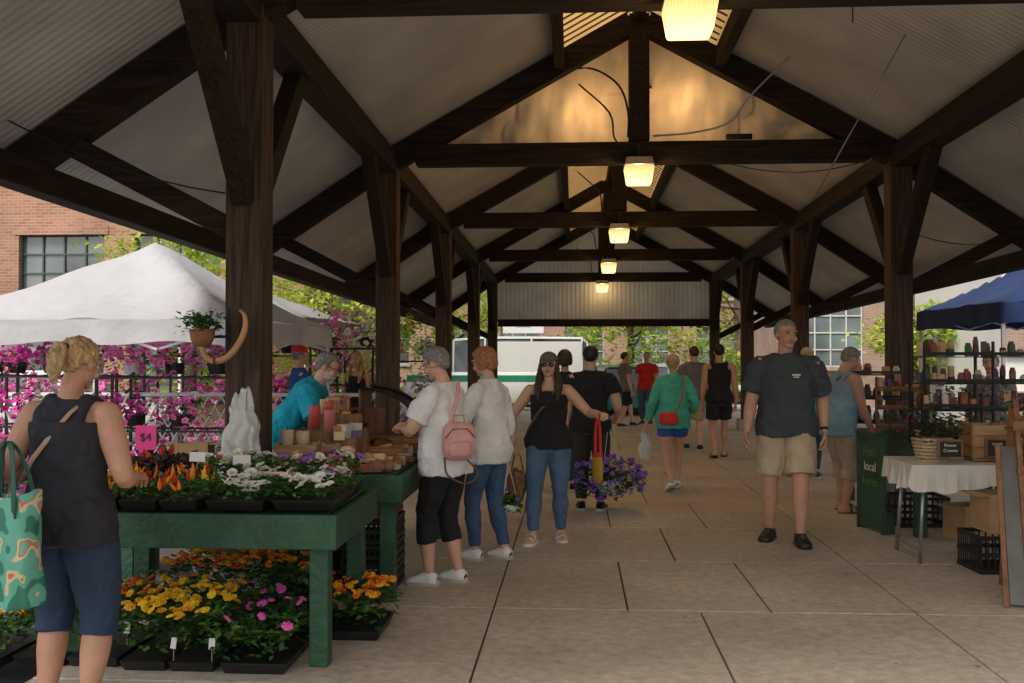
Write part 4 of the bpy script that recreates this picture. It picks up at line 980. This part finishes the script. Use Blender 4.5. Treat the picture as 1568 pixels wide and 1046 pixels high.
navy=cloth('charcoal',(.020,.020,.030)); jean=cloth('denim',(.045,.10,.19)); jeanD=cloth('denim_dark',(.022,.045,.095)); jeanL=cloth('denim_light',(.075,.15,.25)); blk=cloth('black',(.010,.010,.012)); whs=cloth('white_shirt',(.78,.77,.78)); dgr=cloth('slate_tee',(.045,.055,.065)); khk=cloth('khaki',(.45,.36,.25)); grn=cloth('jade',(.07,.44,.31)); blu=cloth('light_blue',(.20,.34,.42)); tur=cloth('turquoise',(.0,.34,.50)); bls=cloth('blue_shorts',(.02,.10,.36)); rds=cloth('red',(.60,.02,.02)); gry=cloth('grey',(.16,.16,.16)); tan=cloth('tan',(.42,.33,.25))
whsh=M('white_shoe',(.82,.80,.78),.5,.05); bksh=M('black_shoe',(.015,.015,.015),.5,.1); brsh=M('brown_leather',(.12,.06,.03),.5,.2)
# foreground woman
J=person('woman_shopper',-2.25,4.30,-8,1.72,True,1.18,0,skinB,('tank',navy,dict(hem=.475,ex=.010,back=True)),(jeanD,1.22,dict(ex=.010)),('sneaker',bksh),('pony',hBl),lean=4,pitch=14,yaw=-6,
   wl=(-.13,.10,.64),wr=(.10,.15,.62),pr=(.55,-1,-.4),plh=(-.25,-1,-.4),vs=.007)
def tote(name,loc,w,h,d,mats,rz=0,strap=.3):
    E=empty(name,loc,rz); m=MB(); n=40;K=14;vs=[];fs=[]
    for k in range(K+1):
        t=k/K
        for i in range(n):
            a=2*math.pi*i/n; c,s=math.cos(a),math.sin(a); q=(.86+.14*t)*(1+.03*math.sin(3*a+4*t)); dd=d*(1-.45*t)
            vs.append((w/2*q*math.copysign(abs(c)**.45,c),dd/2*math.copysign(abs(s)**.6,s)+.014*math.sin(9*c+5*t)+.01*math.sin(17*c*t),-h+h*t+.016*c*c*t-.02*(1-c*c)*t))
    for k in range(K):
        for i in range(n): j=(i+1)%n; fs.append((k*n+i,k*n+j,(k+1)*n+j,(k+1)*n+i))
    fs.append(tuple(range(n))); m.add(vs,fs,mats[0]); m.obj('bag_body',E,True)
    m=MB()
    for s in(-1,1): m.tube(sm([(-w*.28,s*d*.27,-.1),(-w*.28,s*d*.27,0),(-w*.16,s*d*.12,strap*.75),(0,0,strap),(w*.16,s*d*.12,strap*.75),(w*.28,s*d*.27,0),(w*.28,s*d*.27,-.1)],3),[(.014,.004)]*19,mats[1],8,ref=V((1,0,0)))
    m.obj('handles',E,True); return E
def blotch():
    m=bpy.data.materials.new('tote_print'); m.use_nodes=True; N=m.node_tree.nodes;L=m.node_tree.links;b=N['Principled BSDF']
    tc=N.new('ShaderNodeTexCoord'); n=N.new('ShaderNodeTexNoise'); n.inputs['Scale'].default_value=9; n.inputs['Detail'].default_value=1; L.new(tc.outputs['Object'],n.inputs[0]); cr=N.new('ShaderNodeValToRGB'); cr.color_ramp.interpolation='CONSTANT'
    e=cr.color_ramp.elements; e[0].color=(.03,.20,.14,1); e[1].position=.42; e[1].color=(.12,.42,.32,1)
    for p,c in((.56,(.60,.52,.33,1)),(.60,(.6,.15,.10,1)),(.63,(.12,.42,.32,1))): q=e.new(p); q.color=c
    L.new(n.outputs[0],cr.inputs[0]); L.new(cr.outputs[0],b.inputs['Base Color']); b.inputs['Roughness'].default_value=.5; return m
tprint=blotch(); gdk=M('bag_dark_green',(.02,.09,.07),.6,.2)
w_=lambda J,k,dz=0: J['E'].matrix_basis@J[k]+V((0,0,dz))
tote('tote_bag',(-2.31,3.93,1.08),.33,.46,.17,(tprint,gdk),-.35,.20); tote('tote_bag',(-2.52,4.06,1.22),.26,.46,.13,(gdk,gdk),-.3,.16)
def strap(J,pts,mat,r=(.012,.003),name='shoulder_strap'):
    m=MB(); m.tube([J['T'](V(p)*J['H']) for p in pts],[r]*len(pts),mat,8,ref=V((1,0,0))); m.obj(name,J['E'],True)
strap(J,[(.060,-.03,.835),(.045,-.073,.80),(.0,-.085,.74),(-.05,-.083,.68),(-.09,-.07,.62)],M('tan_strap',(.42,.28,.18),.6))
# white tee woman
J=person('woman_shopper',-.92,7.12,68,1.70,True,1.12,.006,skinA,('tee',whs,dict(hem=.465,loose=1.06,sleeve=.72,ex=.010,fl=.008,flare=.014)),(blk,1.45,dict(ex=.006)),('sneaker',whsh),('short',hGr),lean=5,pitch=16,glasses=True,
   wr=(.06,.20,.66),wl=(-.04,.19,.65),pr=(1,-.6,-.5),plh=(-1,-.6,-.5),ar=(.055,-.03,0),al=(-.055,.05,0),vs=.007)
pinkL=M('pink_leather',(.62,.32,.30),.45,.12,12,.3,30)
E=empty('pink_backpack',(-.80,6.86,1.04),.25); m=MB(); m.ell((0,0,0),(.125,.07,.145),pinkL,24,None,lambda d:1/max(abs(d.x)**4+abs(d.y)**4+abs(d.z)**4,.3)**.25*.92); m.obj('bag_body',E,True)
m=MB(); m.ell((0,-.06,-.05),(.09,.033,.06),pinkL,18,None,lambda d:1/max(abs(d.x)**4+abs(d.y)**4+abs(d.z)**4,.3)**.25*.92); m.tube([(-.10,-.065,.03),(-.05,-.078,.09),(.05,-.078,.09),(.10,-.065,.03)],[.004]*4,brsh,6); m.tube([(-.04,0,.13),(-.03,0,.18),(.03,0,.18),(.04,0,.13)],[.008]*4,pinkL,8)
m.tube(sm([(.05,-.02,-.12),(.13,-.03,-.22),(.05,-.03,-.29),(-.08,-.02,-.23),(-.1,0,-.11)]),[.007]*21,brsh,8); m.tube(sm([(-.06,.0,.13),(-.03,.02,.22),(-.0,.06,.32),(.01,.14,.42)]),[(.014,.004)]*16,pinkL,8); m.obj('pocket_and_straps',E,True)
# white shirt woman auburn
J=person('woman_shopper',-.68,7.98,60,1.70,True,.98,0,skinA,('tee',whs,dict(hem=.46,loose=1.0,sleeve=1.35,ex=.010,fl=.010)),(jean,1.9,dict(ex=.006)),('sneaker',whsh),('full',hAu),pitch=12,glasses=True,lean=3,
   wl=(-.10,.20,.66),wr=(.17,.06,.50),cr=1.1,ar=(.055,-.05,0),al=(-.05,.05,0),vs=.007)
def hanging_pot(name,hand,drop,r,pot,fl,n1,n2,spread,petal,sc=.04):
    E=empty(name,tuple(hand)); m=MB(); z=-drop
    m.tube([(0,0,z-.6*r*1.3),(0,0,z-.3*r),(0,0,z)],[r*.65,r*.9,r],pot,22); m.obj('pot',E,True)
    m=MB()
    for k in range(3): a=k*2.094; m.tube([(0,0,0),(r*math.cos(a),r*math.sin(a),z)],[.0025]*2,whiteM,5)
    m.tube([(0,0,-.01),(0,0,.03),(.02,0,.045)],[.004]*3,whiteM,6); m.obj('hanger_wires',E)
    F=MB(); d=rng.normal(0,1,(n1,3)); d/=np.linalg.norm(d,axis=1)[:,None]; q=rng.uniform(.3,1,(n1,1)); pts=d*q*spread+[0,0,z+.02]; leaves(F,pts,.06,Lg)
    d=rng.normal(0,1,(n2,3)); d/=np.linalg.norm(d,axis=1)[:,None]; pts=d*rng.uniform(.85,1.08,(n2,1))*spread+[0,0,z+.03]
    blooms(F,petal,pts,sc,(.3,1.4)); F.obj('flowers',E); return E
p=w_(J,'handr'); hanging_pot('hanging_flower_pot',p+V((.13,-.12,0)),.34,.085,whiteM,None,260,14,(.12,.12,.09),pup,.022)
# central woman
J=person('woman_shopper',-.23,8.85,176,1.66,True,1.10,.004,skinA,('tank',blk,dict(hem=.49,ex=.009)),(jeanL,1.93,dict(ex=.006)),('sandal',whsh),('long',hBr),cap=cloth('grey_cap',(.13,.12,.10)),glasses='sun',
   wr=(.19,.03,.52),wl=(-.28,.12,.68),plh=(-.4,-1,-.9),pr=(1,-.6,0),cl=1.0,cr=1.0,ar=(.075,.10,0),al=(-.06,-.03,0),vs=.007,ftr=-12,ftl=12)
p=w_(J,'handr'); 
m=MB(); m.ell((0,0,-.28),(.09,.07,.15),M('patterned_bag',(.20,.10,.05),.7,.6,25),20,None,lambda d:1+.08*math.sin(7*d.x+3*d.z)); m.tube([(-.05,0,-.16),(-.02,0,-.02),(0,0,.0),(.03,0,-.02),(.06,0,-.16)],[.006]*5,brsh,8); m.obj('shoulder_bag',None,True,loc=tuple(p))
p=w_(J,'el'); rb=M('red_bag',(.65,.03,.03),.6,.1); yb_=M('yellow_green_bag',(.50,.52,.05),.6,.5,14,col2=(.65,.20,.03))
E=empty('shopping_bag',(p.x+.07,p.y-.03,p.z-.14),.9); m=MB()
for dy in(-.028,.028): m.tube(sm([(0,dy*.2,.12),(0,dy*.8,.0),(0,dy,-.14),(0,dy*1.1,-.24)],3),[(.006,.016)]*10,rb,8,ref=V((1,0,0)))
m.tube([(0,0,-.22),(0,0,-.26),(0,0,-.34),(0,0,-.44),(0,0,-.47)],[(.018,.045),(.024,.055),(.028,.060),(.026,.052),(.012,.03)],yb_,16); m.tube([(0,0,-.20),(0,0,-.235)],[(.015,.045),(.022,.052)],rb,14); m.obj('bag',E,True)
strap(J,[(-.052,-.02,.838),(-.040,.058,.80),(.0,.090,.74),(.05,.080,.68),(.10,.058,.60),(.125,.02,.54)],brsh,(.010,.003))
# man black tee carrying hanging basket
J=person('man_shopper',.17,10.6,-6,1.74,False,1.05,0,skinA,('tee',blk,dict(hem=.48,loose=.9)),(cloth('dark_olive',(.03,.03,.022)),1.9,dict(ex=.012)),('sneaker',bksh),('crop',hDk),wr=(.15,.12,.56),cr=1.2,vs=.009)
p=w_(J,'handr'); hanging_pot('hanging_petunia_basket',(p.x-.06,p.y-.35,p.z),.60,.15,whiteM,None,1100,130,(.37,.30,.22),pup,.036)
person('woman_shopper',-.12,12.1,0,1.70,True,1,0,skinA,('tee',blk,dict(hem=.48)),(jeanD,1.9),('sneaker',bksh),('full',hBr),vs=.012)
# green hoodie woman
J=person('woman_shopper',1.19,12.2,4,1.65,True,1.05,0,skinA,('tee',grn,dict(hem=.46,sleeve=1.85,ex=.013,loose=1.05,flare=0,fold=.040,name='hooded_sweatshirt')),(bls,.48,dict(ex=.010,flare=.006)),('sneaker',whsh),('short',hBl),
   wr=(.15,.08,.56),wl=(-.19,.02,.50),ar=(.05,.12,0),al=(-.03,-.10,.02),fpl=25,vs=.009)
m=MB(); m.ell((0,-.070*1.65,.825*1.65),(.075,.045,.07),grn,16); m.obj('hood',J['E'],True)
m=MB(); m.ell((0.0,0,0),(.13,.05,.085),rb,18,None,lambda d:1/max(abs(d.x)**4+abs(d.y)**4+abs(d.z)**4,.3)**.25*.9); m.obj('red_purse',None,True,loc=(1.12,12.01,.88)); strap(J,[(.065,-.03,.85),(.07,-.092,.78),(.05,-.105,.68),(.0,-.105,.57)],rb,(.007,.003))
p=w_(J,'handl'); plastic_bag('plastic_bag',(p.x-.02,p.y,p.z-.2),.17,.3,.1,wbag)
person('man_shopper',2.06,17.4,8,1.80,False,1,0,skinA,('tee',gry,dict(hem=.48,loose=.9)),(khk,.95,dict(ex=.012,flare=.008)),('sneaker',bksh),('crop',hBr),al=(-.05,.1,0),vs=.012)
person('man_shopper',2.32,16.2,-3,1.82,False,1.02,0,skinB,('tank',blk,dict(hem=.49,back=True)),(blk,.75,dict(ex=.012,flare=.008)),('sandal',bksh),('crop',hDk),ar=(.05,.1,0),al=(-.05,-.08,.01),fpl=20,vs=.011)
person('man_shopper',1.16,23,-70,1.72,False,1,0,skinA,('tee',gry,dict(hem=.48,loose=.9)),(blk,.95,dict(ex=.012)),('sneaker',bksh),('crop',hBr),al=(-.05,.12,0),ar=(.05,-.1,0),vs=.014)
person('man_shopper',1.72,24,-200,1.72,False,1.05,0,skinA,('tee',rds,dict(hem=.48,loose=.9)),(jean,1.9),('sneaker',bksh),('crop',hGr),vs=.014)
# big man
J=person('man_shopper',1.86,8.92,168,1.95,False,1.12,.014,skinB,('tee',dgr,dict(hem=.475,loose=1.0,sleeve=.80,ex=.010,flare=.016,fl=.004)),(khk,.90,dict(ex=.014,flare=.014)),('sneaker',bksh,blackP),('crop',hGr),yaw=28,pitch=2,
   wr=(.17,.10,.50),wl=(-.165,-.02,.50),ar=(.075,-.04,0),al=(-.06,.09,0),vs=.007,ftr=-14,ftl=14)
m=MB(); m.box((-.045*1.95,.083*1.95,.752*1.95),(.07,.012,.012),paper); m.box((-.045*1.95,.083*1.95,.742*1.95),(.05,.012,.008),paper); m.obj('shirt_print',J['E'])
for s in(-1,1):
    k='r' if s>0 else 'l'
    m=MB(); m.ell(J['h'+k].lerp(J['k'+k],.62)+V((s*.112,0,0)),(.022,.075,.085),khk,16,None,lambda d:1/max(abs(d.x)**4+abs(d.y)**4+abs(d.z)**4,.3)**.25*.9); m.obj('cargo_pocket',J['E'],True)
m=MB(); m.tube([J['wl']-J['dl']*.03,J['wl']-J['dl']*.005],[.036,.034],bksh,14); m.obj('wristwatch',J['E'],True)
J=person('man_shopper',2.76,10.65,-70,1.74,False,1.10,.01,skinB,('tank',blu,dict(hem=.46,loose=1.0,ex=.012,back=True)),(tan,1.35,dict(ex=.014,flare=.004)),('sandal',brsh),('short',hGr),lean=10,pitch=18,wr=(.10,.16,.50),wl=(-.13,.10,.50),al=(-.06,.06,0),vs=.008)
strap(J,[(.055,-.03,.838),(.045,-.073,.80),(.0,-.085,.74),(-.05,-.078,.68),(-.09,-.06,.62)],blk,(.01,.003))
person('woman_shopper',3.12,13.6,-20,1.74,True,1,0,skinA,('tee',tur,dict(hem=.48)),(jeanD,1.9),('sneaker',bksh),('short',hBl),cap=cloth('cream_cap',(.5,.47,.4)),vs=.011)
person('woman_vendor',4.42,10.9,150,1.66,True,1.1,0,skinA,('tee',M('cloth_speckled',(.05,.05,.05),.8,.7,45,col2=(.35,.33,.32)),dict(hem=.48)),(blk,1.9),('sneaker',bksh),('short',hGr),vs=.011)
person('man_vendor',-2.52,8.35,-88,1.80,False,1.08,.008,skinA,('tee',tur,dict(hem=.48,loose=1.0,sleeve=.75,ex=.011)),(khk,1.9,dict(ex=.012)),('sneaker',bksh),('crop',hGr),lean=38,pitch=-14,glasses=True,beard=hWh,
   wr=(.12,.36,.56),wl=(-.16,.30,.57),ar=(.06,-.02,0),al=(-.06,.02,0),vs=.008,z0=0)
person('man_vendor',-3.35,12.0,-60,1.75,False,1,0,skinA,('tee',cloth('royal_blue',(.02,.09,.30)),dict(hem=.48,loose=.9)),(jean,1.9),('sneaker',bksh),('crop',hGr),cap=rds,wr=(.1,.2,.6),vs=.011)
person('woman_shopper',-3.1,14.0,170,1.68,True,1,0,skinA,('tank',blk,dict(hem=.48)),(jean,1.9),('sneaker',bksh),('long',hBl),vs=.012)

# ------------------------------------------------------------------ light, world, camera
sc=bpy.context.scene
w=bpy.data.worlds.new('World'); sc.world=w; w.use_nodes=True; N=w.node_tree.nodes;L=w.node_tree.links
bg=N['Background']; sky=N.new('ShaderNodeTexSky'); sky.sky_type='NISHITA'; sky.sun_disc=False
el,az=math.radians(48),math.radians(208); sky.sun_elevation=el; sky.sun_rotation=az; sky.dust_density=3
hs=N.new('ShaderNodeHueSaturation'); hs.inputs['Saturation'].default_value=.30; L.new(sky.outputs[0],hs.inputs['Color'])
mw=N.new('ShaderNodeMixRGB'); mw.blend_type='MULTIPLY'; mw.inputs[0].default_value=1; mw.inputs[2].default_value=(1,.97,.92,1); L.new(hs.outputs[0],mw.inputs[1]); L.new(mw.outputs[0],bg.inputs[0]); bg.inputs[1].default_value=.21
sd=bpy.data.lights.new('sun','SUN'); sd.energy=2.4; sd.angle=math.radians(14); sd.color=(1,.92,.80); so=bpy.data.objects.new('sun',sd); sc.collection.objects.link(so)
dirv=V((math.sin(az)*math.cos(el),math.cos(az)*math.cos(el),math.sin(el))); so.rotation_euler=dirv.to_track_quat('Z','Y').to_euler()
cam=bpy.data.cameras.new('camera'); cam.lens=35; cam.sensor_width=36; cam.clip_end=2000; co=bpy.data.objects.new('camera',cam); sc.collection.objects.link(co)
co.location=(0,0,1.63); co.rotation_euler=(math.radians(90.83),0,math.radians(3.6)); sc.camera=co
sc.view_settings.view_transform='Standard'; sc.view_settings.look='None'; sc.view_settings.exposure=0
